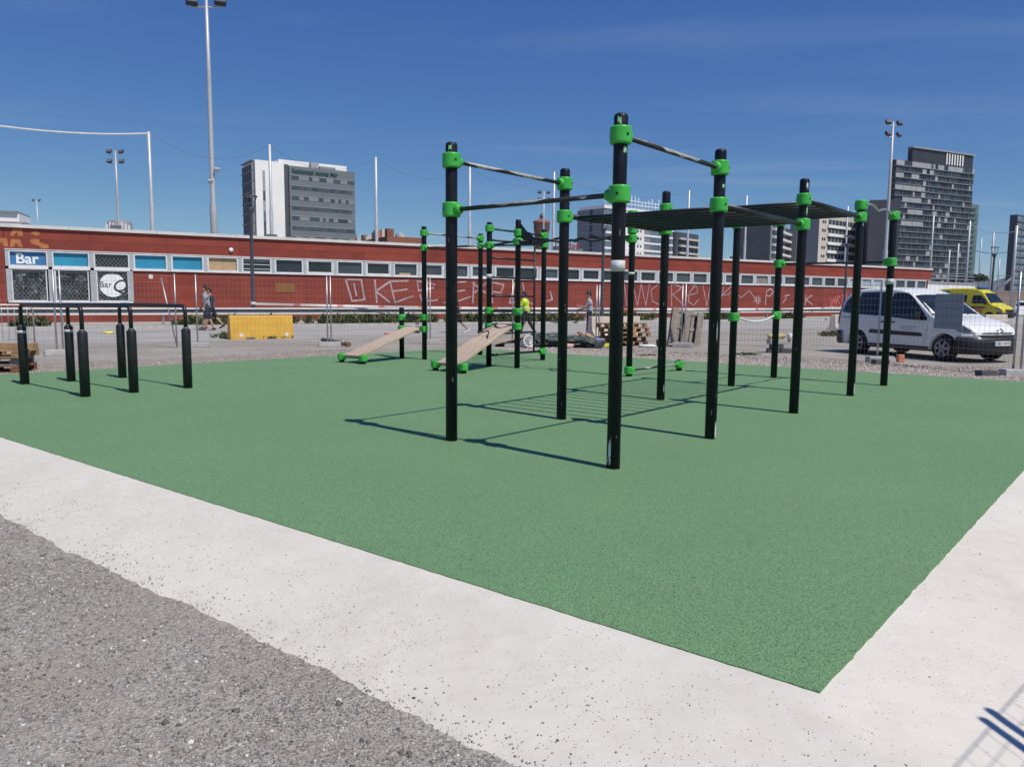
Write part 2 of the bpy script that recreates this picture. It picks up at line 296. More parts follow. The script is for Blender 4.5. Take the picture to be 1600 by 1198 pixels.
# ------------------------------------------------------------------ mesh helpers
def link(name, me, mat=None, parent=None, loc=None, rot=None, scale=None):
    o = bpy.data.objects.new(name, me); COL.objects.link(o)
    if me is not None and mat is not None and len(me.materials) == 0: me.materials.append(MATS[mat])
    if parent: o.parent = parent
    if loc is not None: o.location = loc
    if rot is not None: o.rotation_euler = rot if hasattr(rot, '__len__') else (0, 0, rot)
    if scale is not None: o.scale = scale
    return o
def tag(o, label=None, cat=None, group=None, kind=None):
    for k, v in (('label', label), ('category', cat), ('group', group), ('kind', kind)):
        if v: o[k] = v
    return o
def thing(name, label, cat, loc=(0, 0, 0), rotz=0.0, group=None):
    o = bpy.data.objects.new(name, None); COL.objects.link(o); o.empty_display_size = 0.2
    o.location = loc; o.rotation_euler = (0, 0, rotz)
    return tag(o, label, cat, group)
class MB:
    def __init__(s): s.v = []; s.f = []; s.sm = []
    def add(s, vs, fs, smooth=False):
        n = len(s.v); s.v += [tuple(x) for x in vs]; s.f += [tuple(i + n for i in q) for q in fs]; s.sm += [smooth] * len(fs); return s
    def box(s, c, d, rz=0.0, rot=None):
        x, y, z = d[0] / 2, d[1] / 2, d[2] / 2
        P = [Vector((i, j, k)) for i in (-x, x) for j in (-y, y) for k in (-z, z)]
        Q = rot if rot is not None else Matrix.Rotation(rz, 3, 'Z')
        return s.add([Q @ p + Vector(c) for p in P], [(0, 1, 3, 2), (4, 6, 7, 5), (0, 4, 5, 1), (2, 3, 7, 6), (0, 2, 6, 4), (1, 5, 7, 3)])
    def b2(s, x0, x1, y0, y1, z0, z1): return s.box(((x0 + x1) / 2, (y0 + y1) / 2, (z0 + z1) / 2), (x1 - x0, y1 - y0, z1 - z0))
    def tube(s, pts, r, n=10, cap=True, smooth=True):
        pts = [Vector(p) for p in pts]; rr = r if hasattr(r, '__len__') else [r] * len(pts); vs = []; fs = []
        up = None
        for i, p in enumerate(pts):
            d = (pts[min(i + 1, len(pts) - 1)] - pts[max(i - 1, 0)]).normalized()
            if up is None: up = Vector((0, 0, 1)) if abs(d.z) < 0.9 else Vector((1, 0, 0))
            a = d.cross(up).normalized(); b = a.cross(d).normalized(); up = b
            for k in range(n):
                th = 2 * math.pi * k / n; vs.append(p + (a * math.cos(th) + b * math.sin(th)) * rr[i])
        for i in range(len(pts) - 1):
            for k in range(n):
                fs.append((i * n + k, i * n + (k + 1) % n, (i + 1) * n + (k + 1) % n, (i + 1) * n + k))
        s.add(vs, fs, smooth)
        if cap:
            m_ = len(s.v) - len(vs)
            s.f.append(tuple(m_ + k for k in reversed(range(n)))); s.sm.append(False)
            s.f.append(tuple(m_ + (len(pts) - 1) * n + k for k in range(n))); s.sm.append(False)
        return s
    def lathe(s, prof, n=18, c=(0, 0, 0), smooth=True):
        vs = []; fs = []
        for (r_, z) in prof:
            for k in range(n):
                th = 2 * math.pi * k / n; vs.append((c[0] + r_ * math.cos(th), c[1] + r_ * math.sin(th), c[2] + z))
        for i in range(len(prof) - 1):
            for k in range(n): fs.append((i * n + k, i * n + (k + 1) % n, (i + 1) * n + (k + 1) % n, (i + 1) * n + k))
        s.add(vs, fs, smooth); m_ = len(s.v) - len(vs)
        s.f.append(tuple(m_ + k for k in reversed(range(n)))); s.sm.append(False)
        s.f.append(tuple(m_ + (len(prof) - 1) * n + k for k in range(n))); s.sm.append(False)
        return s
    def prism(s, poly, y0, y1):   # polygon in x,z pushed along y
        n = len(poly); vs = [(x, y0, z) for x, z in poly] + [(x, y1, z) for x, z in poly]
        fs = [tuple(range(n)), tuple(reversed(range(n, 2 * n)))] + [(i, i + n, (i + 1) % n + n, (i + 1) % n) for i in range(n)]
        return s.add(vs, fs)
    def mesh(s, name, mat=None):
        me = bpy.data.meshes.new(name); me.from_pydata(s.v, [], s.f); me.polygons.foreach_set('use_smooth', s.sm)
        bm = bmesh.new(); bm.from_mesh(me); bmesh.ops.recalc_face_normals(bm, faces=bm.faces); bm.to_mesh(me); bm.free()
        if mat: me.materials.append(MATS[mat])
        return me
    def build(s, name, mat, parent=None, loc=None, rot=None): return link(name, s.mesh(name, mat), None, parent, loc, rot)
CUBES = {}
def bx(name, mat, parent, x0, x1, y0, y1, z0, z1):
    """a box part sharing one unit cube per material"""
    if mat not in CUBES: CUBES[mat] = MB().box((0, 0, 0), (1, 1, 1)).mesh('unit_box', mat)
    return link(name, CUBES[mat], None, parent, ((x0 + x1) / 2, (y0 + y1) / 2, (z0 + z1) / 2), None, (x1 - x0, y1 - y0, z1 - z0))
def bevel_mesh(me, w_=0.01, seg=2):
    bm = bmesh.new(); bm.from_mesh(me)
    bmesh.ops.bevel(bm, geom=bm.edges[:], offset=w_, segments=seg, affect='EDGES', profile=0.6); bm.to_mesh(me); bm.free(); return me
def fast_mesh(name, V, F, mat):
    """V (n,3), F (m,3) numpy"""
    me = bpy.data.meshes.new(name); me.vertices.add(len(V)); me.vertices.foreach_set('co', np.asarray(V, np.float32).ravel())
    me.loops.add(F.size); me.loops.foreach_set('vertex_index', np.asarray(F, np.int32).ravel())
    me.polygons.add(len(F)); me.polygons.foreach_set('loop_start', np.arange(0, F.size, F.shape[1], dtype=np.int32))
    me.update(calc_edges=True); me.validate(); me.materials.append(MATS[mat]); return me
def text_mesh(txt, size, depth, mat, align='LEFT', shear=0.0, bold=0.0):
    cu = bpy.data.curves.new('lettering', 'FONT'); cu.body = txt; cu.size = size; cu.extrude = depth; cu.align_x = align; cu.shear = shear; cu.offset = bold
    o = bpy.data.objects.new('lettering', cu); COL.objects.link(o)
    dg = bpy.context.evaluated_depsgraph_get(); me = bpy.data.meshes.new_from_object(o.evaluated_get(dg)); bpy.data.objects.remove(o)
    me.materials.clear(); me.materials.append(MATS[mat]); return me
def vnoise(x, y, seed=0):
    return (math.sin(x * 1.7 + seed) * math.cos(y * 2.3 - seed * 1.3) + math.sin(x * 4.1 - y * 3.3 + seed * 2.1) * 0.5 + math.sin(x * 9.7 + y * 8.9 + seed) * 0.28 + math.sin(x * 21 - y * 17.3 + 3 * seed) * 0.15) / 1.9

# ------------------------------------------------------------------ ground, pad, apron, road
GZ = -0.03
CORNER = Vector((1.12, 2.64, 0)); UA = Vector((-0.7853, 0.6191, 0)); VB = Vector((0.651, 0.759, 0))
def inter(p, d, q, e):
    k = ((q.x - p.x) * e.y - (q.y - p.y) * e.x) / (d.x * e.y - d.y * e.x); return p + d * k
BL0 = Vector((-9.03, 13.49, 0)); BLD = (Vector((-3.83, 19.13, 0)) - BL0).normalized()
BR0 = Vector((-0.01, 20.91, 0)); BRD = (Vector((9.17, 13.71, 0)) - BR0).normalized()
PL = inter(CORNER, UA, BL0, BLD); PB = inter(BL0, BLD, BR0, BRD); PR = inter(CORNER, VB, BR0, BRD)
def edge_pts(a, b, n, amp):
    d = (b - a); nn = Vector((-d.y, d.x, 0)).normalized()
    return [a + d * (i / n) + nn * (amp * vnoise(i * 0.9, a.x + i * 0.31, 1.0) if 0 < i else 0) for i in range(n)]
ring = edge_pts(CORNER, PR, 260, 0.006) + edge_pts(PR, PB, 120, 0.03) + edge_pts(PB, PL, 120, 0.03) + edge_pts(PL, CORNER, 260, 0.006)
mb = MB(); n = len(ring)
mb.add([(p.x, p.y, 0) for p in ring] + [(p.x, p.y, -0.06) for p in ring], [tuple(range(n))] + [(i, i + n, (i + 1) % n + n, (i + 1) % n) for i in range(n)])
tag(mb.build('rubber_pad', 'pad_rubber'), 'green rubber granulate safety surface under the exercise frames', None, None, 'structure')

ap = MB()
def apron_z(du, dv_, x, y):
    """du: metres beyond the right edge, dv: metres beyond the front edge"""
    n_ = vnoise(x * 2.2, y * 2.2, 2.0); zl = zr = 0.0
    if dv_ > 0: zl = 0.215 * dv_ - 0.035 * (1 - math.exp(-dv_ * 14)) * max(0, 1 - dv_ * 4) + max(0.0, dv_ - (0.70 + 0.09 * n_ + 0.035 * math.sin(x * 31) * math.cos(y * 27 + x * 9))) ** 1.2 * 0.22 + 0.005 * n_ * min(1, dv_ * 3)
    if du > 0: zr = 0.105 * min(du, 2.0) + 0.02 * du + 0.005 * n_ * min(1, du * 3)
    h_ = max(0.0, 1 - abs(zl - zr) / 0.02); return -0.006 - max(zl, zr) - 0.004 * h_ * h_ * (1 if zl > 0 and zr > 0 else 0)
def apron_grid(us, vs):
    k0 = len(ap.v); P = []
    for u in us:
        for v in vs:
            p = CORNER + UA * u + VB * v; P.append((p.x, p.y, apron_z(-u, -v, p.x, p.y)))
    m_ = len(vs); ap.add(P, [(i * m_ + j, (i + 1) * m_ + j, (i + 1) * m_ + j + 1, i * m_ + j + 1) for i in range(len(us) - 1) for j in range(m_ - 1)], True)
lin = lambda a, b, n_: [a + (b - a) * i / n_ for i in range(n_ + 1)]
apron_grid(lin(-2.7, 13.5, 290), lin(-1.75, 0.02, 44))
apron_grid(lin(-2.7, 0.02, 40), lin(0.02, 19.5, 190))
tag(ap.build('concrete_apron', 'apron_concrete'), 'white concrete border along the edge of the green pad', None, None, 'structure')

def fade(x, y): return max(0, min(1, (x + 9) / 2, (5 - x) / 2, (y + 1.5) / 1, (11 - y) / 2))
def uv1(x, y):
    d0, d1 = x - CORNER.x, y - CORNER.y; det = UA.x * VB.y - UA.y * VB.x; return (d0 * VB.y - d1 * VB.x) / det, (UA.x * d1 - UA.y * d0) / det
def relief(x, y): return GZ + (0.009 * math.sin(x * 1.3 + 0.4) * math.cos(y * 1.1) * fade(x, y)) - fade(x, y) * max(0.34 * max(0, min(1, (0.2 - uv1(x, y)[0]) / 1.0)), 0.165 * max(0, min(1, (0.05 - uv1(x, y)[1]) / 0.75)))
# ground as one sheet to the horizon, finely divided near the camera
mb = MB(); xs = [-6000, -1500, -300, -60, -20] + lin(-9, 5, 112) + [12, 40, 120, 400, 1500, 6000]; ys = [-3000, -200, -20, -6] + lin(-1.5, 11, 100) + [16, 30, 60, 150, 400, 1500, 6000]
P = [(x, y, relief(x, y)) for x in xs for y in ys]; m_ = len(ys)
mb.add(P, [(i * m_ + j, (i + 1) * m_ + j, (i + 1) * m_ + j + 1, i * m_ + j + 1) for i in range(len(xs) - 1) for j in range(m_ - 1)], True)
tag(mb.build('ground', 'gravel_ground'), 'grey gravel and dirt ground', None, None, 'structure')

# the long red building's line gives the road and the pavement
BA = R(31.79); BO = Vector((-24, 35.616, 0)); BD = Vector((math.cos(BA), math.sin(BA), 0)); BN = Vector((math.sin(BA), -math.cos(BA), 0))
def bl(s, off, z=0.0): p = BO + BD * s + BN * off; return Vector((p.x, p.y, z))
mb = MB(); Q = [bl(s, 17.0 + 0.6 * vnoise(s * 0.2, 1.0, 3.0), GZ + 0.006) for s in lin(-40, 140, 90)] + [bl(s, 5.7, GZ + 0.006) for s in lin(140, -40, 1)]
mb.add(Q, [tuple(range(len(Q)))]); tag(mb.build('road', 'asphalt'), 'worn pale asphalt road before the red building', None, None, 'structure')
mb = MB(); Q = [bl(-40, 5.55, 0.09), bl(140, 5.55, 0.09), bl(140, -0.2, 0.09), bl(-40, -0.2, 0.09)]
mb.add(Q + [q - Vector((0, 0, 0.2)) for q in Q], [(0, 1, 2, 3), (0, 4, 5, 1)]); tag(mb.build('pavement', 'sidewalk'), 'pale pavement along the red building', None, None, 'structure')
kerb = tag(bpy.data.objects.new('kerb', None), 'pale stone kerb between road and pavement', None, None, 'structure'); COL.objects.link(kerb)
kerb.location = BO; kerb.rotation_euler = (0, 0, BA)
for i in range(88): bx('kerb_stone', 'kerb_stone', kerb, -14 + i * 1.1, -14 + i * 1.1 + 1.09, -5.69, -5.55, GZ - 0.05, 0.095)

# ------------------------------------------------------------------ loose stones
OCT_V = np.array([(1, 0, 0), (-1, 0, 0), (0, 1, 0), (0, -1, 0), (0, 0, 1), (0, 0, -1)], float)
OCT_F = np.array([(0, 2, 4), (2, 1, 4), (1, 3, 4), (3, 0, 4), (2, 0, 5), (1, 2, 5), (3, 1, 5), (0, 3, 5)])
def stones(name, P, S, mat, label):
    n_ = len(P); q = RNG.normal(size=(n_, 4)); q /= np.linalg.norm(q, axis=1)[:, None]; w_, x, y, z = q.T
    Rm = np.stack([1 - 2 * (y * y + z * z), 2 * (x * y - z * w_), 2 * (x * z + y * w_), 2 * (x * y + z * w_), 1 - 2 * (x * x + z * z), 2 * (y * z - x * w_), 2 * (x * z - y * w_), 2 * (y * z + x * w_), 1 - 2 * (x * x + y * y)], 1).reshape(n_, 3, 3)
    V = OCT_V[None] * (S[:, None, None] * RNG.uniform(0.6, 1.25, (n_, 6, 1)))
    V = np.einsum('nij,nkj->nki', Rm, V); V[:, :, 2] *= 0.75; V += P[:, None, :]
    F = (OCT_F[None] + (np.arange(n_) * 6)[:, None, None]).reshape(-1, 3)
    return tag(link(name, fast_mesh(name, V.reshape(-1, 3), F, mat)), label, None, None, 'stuff')
def uv_of(P):
    d = P[:, :2] - np.array([CORNER.x, CORNER.y]); det = UA.x * VB.y - UA.y * VB.x
    return (d[:, 0] * VB.y - d[:, 1] * VB.x) / det, (UA.x * d[:, 1] - UA.y * d[:, 0]) / det
def hgt(x, y): return np.vectorize(relief)(x, y)
n_ = 420000; P = np.stack([RNG.uniform(-6.5, 1.6, n_), RNG.uniform(1.2, 7.0, n_), np.zeros(n_)], 1)
u, v = uv_of(P); px, py, d_ = seen(P); edge = 0.84 + 0.09 * np.array([vnoise(a * 2.2, b * 2.2, 2.0) for a, b in P[:, :2]])
keep = (v < -edge + RNG.exponential(0.085, n_) - 0.03) & (v > -5.5) & (px > -220) & (px < 1500) & (py < 1380)
keep &= RNG.uniform(0, 1, n_) < np.clip(1.25 - np.hypot(P[:, 0], P[:, 1]) / 9.0, 0.25, 1)
P = P[keep]; u = u[keep]; v = v[keep]; P[:, 2] = np.maximum(hgt(P[:, 0], P[:, 1]), [apron_z(-a, -b, x, y) if b > -1.7 else -1 for a, b, (x, y) in zip(u, v, P[:, :2])]) + 0.001
bare = np.array([vnoise(a * 0.9 + 2, b * 0.9, 6.0) + 0.5 * vnoise(a * 2.6, b * 2.6, 8.0) for a, b in P[:, :2]]); kp = RNG.uniform(-0.3, 1.1, len(P)) > bare; P = P[kp]; v = v[kp]
S = np.exp(RNG.normal(-5.62, 0.50, len(P))).clip(0.0014, 0.020); S = np.where(v > -0.88, S.clip(0.001, 0.006), S) * (1 + 0.12 * np.hypot(P[:, 0], P[:, 1]) / 3)
stones('gravel', P, S, 'stone_grey', 'loose grey gravel beside the white concrete border')
# specks of gravel strewn on the concrete
n_ = 17000; uu = np.concatenate([RNG.uniform(-2.5, 8, n_), RNG.uniform(-2.6, 0, n_ // 4)]); vv = np.concatenate([-RNG.beta(2.2, 1.1, n_) * 0.92, RNG.uniform(0, 6, n_ // 4)])
P = np.stack([CORNER.x + UA.x * uu + VB.x * vv, CORNER.y + UA.y * uu + VB.y * vv, np.zeros(len(uu))], 1)
cl = np.array([vnoise(a * 1.4, b * 1.4, 9.0) + 0.6 * vnoise(a * 4, b * 4, 4.0) for a, b in P[:, :2]]); keep = (cl > RNG.uniform(-0.5, 1.2, len(cl))); P = P[keep]; uu = uu[keep]; vv = vv[keep]
P[:, 2] = [apron_z(-a, -b, x, y) + 0.001 for a, b, (x, y) in zip(uu, vv, P[:, :2])]
stones('gravel_specks', P, np.exp(RNG.normal(-6.1, 0.42, len(P))).clip(0.001, 0.007), 'stone_grey', 'grains of gravel strewn over the white concrete')
# coarse pale gravel behind the pad
n_ = 70000; tt = RNG.uniform(-1, 14, n_); oo = RNG.beta(1, 2.2, n_) * 3.4 + 0.02
nrm = np.array([-BRD.y, BRD.x]); P = np.stack([BR0.x + BRD.x * tt + nrm[0] * oo, BR0.y + BRD.y * tt + nrm[1] * oo, np.full(n_, GZ + 0.008)], 1)
tt2 = RNG.uniform(-2, 9, n_ // 3); oo2 = RNG.beta(1, 2.5, n_ // 3) * 2.6 + 0.02; nl = np.array([-BLD.y, BLD.x])
P2 = np.stack([BL0.x + BLD.x * tt2 + nl[0] * oo2, BL0.y + BLD.y * tt2 + nl[1] * oo2, np.full(len(tt2), GZ + 0.006)], 1)
P = np.concatenate([P, P2]); S = np.concatenate([np.exp(RNG.normal(-4.25, 0.4, n_)), np.exp(RNG.normal(-4.7, 0.4, len(tt2)))])
stones('coarse_gravel', P, S.clip(0.004, 0.04), 'stone_pink', 'coarse pale gravel along the far edge of the green pad')

# ------------------------------------------------------------------ exercise frames
E1 = Vector((0.7711, -0.6367, 0)); E2 = Vector((0.6367, 0.7711, 0)); PRAD = 0.057
def post_mesh(h):
    r_ = PRAD; return MB().lathe([(r_, -0.05), (r_, h - 0.028), (r_ * 0.93, h - 0.012), (r_ * 0.72, h - 0.002), (r_ * 0.3, h)], 20).mesh('post', 'post_black')
CL_R = 0.088; CL_H = 0.070
clamp_ring = MB().lathe([(0.060, -CL_H), (CL_R - 0.020, -CL_H), (CL_R - 0.014, -CL_H), (CL_R - 0.004, -CL_H + 0.005), (CL_R, -CL_H + 0.014), (CL_R, -CL_H + 0.022), (CL_R, CL_H - 0.022), (CL_R, CL_H - 0.014), (CL_R - 0.004, CL_H - 0.005), (CL_R - 0.014, CL_H), (CL_R - 0.020, CL_H), (0.060, CL_H)], 26).mesh('clamp', 'clamp_green')
boss_mesh = MB().tube([(0.05, 0, 0), (0.108, 0, 0), (0.122, 0, 0), (0.126, 0, 0)], [0.056, 0.050, 0.044, 0.034], 14).mesh('clamp_socket', 'clamp_green')
bolt_mesh = MB().tube([(0.082, 0, 0), (0.0905, 0, 0)], [0.013, 0.012], 8).mesh('bolt', 'bolt')
band_mesh = MB().lathe([(PRAD + 0.0005, -0.045), (PRAD + 0.003, -0.045), (PRAD + 0.003, 0.045), (PRAD + 0.0005, 0.045)], 20).mesh('tape_band', 'tape_grey')
def patch(a0, a1, z0, z1, rag=0.75):
    mb = MB(); k = 7; vs = []
    for i in range(k):
        a = a0 + (a1 - a0) * i / (k - 1); r1 = random.uniform(-rag, rag) * (z1 - z0) * 0.5; r2 = random.uniform(-rag, rag) * (z1 - z0) * 0.5
        for z in (z0 + r1, z1 + r2): vs.append(((PRAD + 0.0022) * math.cos(a), (PRAD + 0.0022) * math.sin(a), z))
    return mb.add(vs, [(2 * i, 2 * i + 2, 2 * i + 3, 2 * i + 1) for i in range(k - 1)], True)
def make_post(rig, P, h): return link('post', post_mesh(h), None, rig, (P.x, P.y, 0))
def clamp(post, z, dirs):
    c = link('clamp', clamp_ring, None, post, (0, 0, z))
    for d in dirs: link('clamp_socket', boss_mesh, None, post, (0, 0, z), math.atan2(d.y, d.x))
    toc = Vector((-post.location.x, -post.location.y)); a0 = math.atan2(toc.y, toc.x)
    base = math.atan2(dirs[0].y, dirs[0].x) if dirs else a0
    for q in (base + 1.9, base - 1.9): link('bolt', bolt_mesh, None, post, (0, 0, z), q)
    return c
def bar(rig, name, pts, r_, mat='bar_black'): return MB().tube(pts, r_, 12).build(name, mat, rig)
def z3(p, z): return Vector((p.x, p.y, z))

O1 = Vector((-0.5942, 7.5164, 0)); Wd = 1.8756; SS = [0, 1.8483, 4.2293, 6.6126, 8.4704]
rig = thing('exercise_rig', 'large black and green pull-up frame with overhead ladder at the centre of the pad', 'exercise frame', O1)
pp = {}
for i, (a_, b_) in enumerate(('AB', 'CD', 'EF', 'GH', 'IJ')):
    pp[a_] = E2 * SS[i]; pp[b_] = E2 * SS[i] + E1 * Wd
hts = dict(A=2.87, B=2.87, C=2.87, D=2.87, E=2.88, F=2.88, G=2.72, H=2.84, I=2.88, J=2.87)
po = {k: make_post(rig, pp[k], hts[k]) for k in pp}
for k in po: po[k].location = (pp[k].x, pp[k].y, 0)
for k, z, ds in (('A', 2.70, [E2]), ('A', 2.24, [E1]), ('B', 2.70, [E2]), ('B', 2.24, [-E1]), ('C', 2.70, [-E2]), ('C', 2.335, [E2]), ('D', 2.69, [-E2]), ('D', 2.335, [E2]),
                 ('E', 2.64, [E2]), ('E', 2.36, [-E2]), ('F', 2.63, [E2]), ('F', 2.33, [-E2]), ('G', 2.62, [-E2]), ('G', 1.13, [E2]), ('H', 2.79, [E2]), ('H', 2.62, [-E2]), ('I', 2.80, []), ('I', 2.06, [E1]), ('I', 1.14, [-E2]), ('J', 2.80, [-E2]), ('J', 2.05, [-E1])):
    clamp(po[k], z, ds)
def along(a, b, z1, z2, g=0.12):
    d = (pp[b] - pp[a]).normalized(); return [z3(pp[a] + d * g, z1), z3(pp[b] - d * g, z2)]
bar(rig, 'pull_up_bar', along('A', 'C', 2.70, 2.70), 0.021, 'bar_worn'); bar(rig, 'pull_up_bar', along('B', 'D', 2.70, 2.69), 0.021, 'bar_worn'); bar(rig, 'pull_up_bar', along('A', 'B', 2.24, 2.24), 0.021, 'bar_worn')
for a_, b_, z in (('C', 'E', 2.345), ('D', 'F', 2.333), ('E', 'G', 2.63), ('F', 'H', 2.625)): bar(rig, 'ladder_rail', along(a_, b_, z, z), 0.031)
for a_, b_, z, k in (('C', 'D', 2.34, 0), ('E', 'F', 2.627, 2)):
    for i in range(8):
        q = pp[a_] + E2 * (0.24 + i * 0.27); bar(rig, 'rung', [z3(q, z), z3(q + E1 * Wd, z - 0.005)], 0.0195)
bar(rig, 'low_bar', [z3(pp['G'] + E2 * (0.12 + 1.62 * k / 10), 1.13 - 0.09 * math.sin(math.pi * k / 10)) for k in range(11)], 0.017, 'scuff_white')
bar(rig, 'pull_up_bar', along('I', 'J', 2.06, 2.05), 0.018)
bar(rig, 'arched_bar', [z3(pp['H'] + E2 * (0.12 + 1.62 * k / 14), 2.79 + 0.06 * abs(math.sin(2 * math.pi * k / 14))) for k in range(15)], 0.017, 'galv')
for k, z in (('B', 1.67), ('J', 1.73)): link('tape_band', band_mesh, None, po[k], (0, 0, z))
def face(p): return math.atan2(-(O1.y + p.y), -(O1.x + p.x))
for k, mt, da, wa, z0, z1 in (('B', 'scuff_white', -0.62, 0.42, 0.09, 0.25), ('B', 'scuff_white', -0.9, 0.12, 0.05, 0.10), ('D', 'scuff_white', 0.98, 0.36, 0.02, 0.18), ('H', 'scuff_white', 1.0, 0.3, 0.02, 0.17), ('A', 'sticker_green', -0.25, 0.5, 2.79, 2.83), ('B', 'sticker_green', -0.2, 0.55, 2.79, 2.83), ('B', 'sticker_green', 0.7, 0.5, 2.565, 2.60), ('D', 'sticker_green', 0.7, 0.45, 2.50, 2.53), ('F', 'scuff_white', 0.6, 0.4, 2.76, 2.82), ('F', 'sticker_green', 0.8, 0.3, 2.47, 2.56), ('D', 'scuff_white', 0.5, 0.1, 1.02, 1.16), ('E', 'scuff_white', 0.8, 0.15, 0.12, 0.2), ('H', 'scuff_white', 0.7, 0.3, 2.50, 2.54)):
    a0 = face(pp[k]) + da; patch(a0 - wa / 2, a0 + wa / 2, z0, z1).build('scuff' if mt == 'scuff_white' else 'sticker', mt, po[k])

M('scuff_dull', (0.10, 0.105, 0.11), 0.7, scale=60, var=0.5)
for k in 'ABCDEF':
    for q in range(5):
        a0 = face(pp[k]) + random.uniform(-1.1, 1.1); z0 = random.choice([random.uniform(0.02, 0.5), random.uniform(0.5, 2.0)]); wa = random.uniform(0.05, 0.22); patch(a0, a0 + wa, z0, z0 + random.uniform(0.008, 0.05), 0.9).build('scuff', 'scuff_dull', po[k])
O2 = Vector((-2.01, 17.59, 0))
rig2 = thing('exercise_rig', 'second black and green frame with two sloping plank benches and a wall ladder', 'exercise frame', O2)
q2 = dict(M=(-2.58, 17.95), N=(-2.01, 17.59), O=(-0.80, 19.14), P=(-0.49, 16.08), Q=(0.10, 15.63), R=(0.70, 17.66), K=(2.15, 14.09), L=(3.33, 15.29))
q2['ra'] = (-3.70, 16.66); q2['rb'] = (-3.15, 16.22); q2['rc'] = (-1.49, 14.90); q2['rd'] = (-0.91, 14.36)
q2 = {k: Vector((x, y, 0)) - O2 for k, (x, y) in q2.items()}
h2 = dict(M=1.18, N=3.0, O=2.98, P=2.96, Q=2.97, R=2.96, K=2.98, L=0.22, ra=0.20, rb=0.20, rc=0.20, rd=0.20)
po2 = {k: make_post(rig2, q2[k], h2[k]) for k in q2}
def dirn(a, b): return (q2[b] - q2[a]).normalized()
for k, z, ds in (('M', 0.95, ['N']), ('M', 0.69, ['N']), ('N', 2.85, ['O']), ('N', 2.52, ['P']), ('N', 0.96, ['M']), ('N', 0.69, ['M']), ('O', 2.86, ['N']), ('O', 2.68, ['R']), ('P', 2.83, ['R']), ('P', 2.49, ['N', 'Q']), ('P', 1.15, ['Q']), ('P', 0.82, ['Q']), ('Q', 2.71, []), ('Q', 2.54, ['P', 'K']), ('Q', 1.14, ['P']), ('Q', 0.84, ['P']), ('R', 2.82, ['P']), ('R', 2.62, ['O']), ('R', 0.21, ['P']), ('K', 2.92, []), ('K', 2.65, []), ('K', 2.49, ['Q']), ('K', 0.11, ['L']), ('L', 0.13, ['K']), ('ra', 0.125, ['rb']), ('rb', 0.125, ['ra']), ('rc', 0.125, ['rd']), ('rd', 0.125, ['rc'])):
    clamp(po2[k], z, [dirn(k, j) for j in ds])
def al2(a, b, z1, z2, g=0.11): d = dirn(a, b); return [z3(q2[a] + d * g, z1), z3(q2[b] - d * g, z2)]
for a_, b_, z1, z2 in (('N', 'O', 2.85, 2.86), ('N', 'P', 2.52, 2.49), ('P', 'R', 2.83, 2.82), ('P', 'Q', 2.49, 2.54), ('O', 'R', 2.68, 2.62)): bar(rig2, 'pull_up_bar', al2(a_, b_, z1, z2), 0.021, 'bar_worn' if a_ == 'N' else 'bar_black')
for a_, b_, z in (('M', 'N', 0.955), ('P', 'Q', 1.145), ('M', 'N', 0.69), ('P', 'Q', 0.83)): bar(rig2, 'cross_bar', al2(a_, b_, z, z), 0.024)
bar(rig2, 'low_bar', al2('K', 'L', 0.11, 0.13), 0.021, 'bar_worn')
# wall ladder between P and R
d = dirn('P', 'R'); st = q2['P'] + d * 1.62
bar(rig2, 'ladder_stile', [z3(st, 0.20), z3(st, 2.60)], 0.023)
for z in (2.24, 1.84, 1.45, 1.06, 0.66): bar(rig2, 'rung', [z3(q2['P'] + d * 0.05, z), z3(st, z)], 0.021)
bar(rig2, 'ladder_rail', al2('P', 'R', 0.22, 0.21, 0.05), 0.026); bar(rig2, 'ladder_rail', al2('P', 'R', 2.60, 2.60, 0.05), 0.022)
# snake bars between Q and K with bracket plate
d = dirn('Q', 'K'); L_ = (q2['K'] - q2['Q']).length; sd = Vector((-d.y, d.x, 0))
for sgn, ph in ((1, 0), (-1, 0.6)):
    bar(rig2, 'snake_bar', [z3(q2['Q'] + d * (0.1 + (L_ - 0.2) * k / 40) + sd * (0.17 * sgn + 0.13 * math.sin(2 * math.pi * 2.5 * k / 40 + ph)), 2.52 + 0.03 * sgn + 0.02 * math.sin(k)) for k in range(41)], 0.024)
for f_ in (0.1, 0.98): bar(rig2, 'snake_bar_end', [z3(q2['Q'] + d * L_ * f_ + sd * 0.32, 2.52), z3(q2['Q'] + d * L_ * f_ - sd * 0.32, 2.52)], 0.024)
pl = MB().prism([(0.05, 2.90), (0.22, 2.72), (0.30, 2.70), (0.37, 2.61), (0.62, 2.56), (0.62, 2.47), (0.05, 2.47)], -0.012, 0.012).build('bracket_plate', 'bar_black', rig2, (q2['Q'].x, q2['Q'].y, 0), math.atan2(d.y, d.x))
link('tape_band', band_mesh, None, po2['K'], (0, 0, 1.87), None, (1, 1, 0.5)); link('tape_band', band_mesh, None, po2['P'], (0, 0, 1.86), None, (1, 1, 0.9))
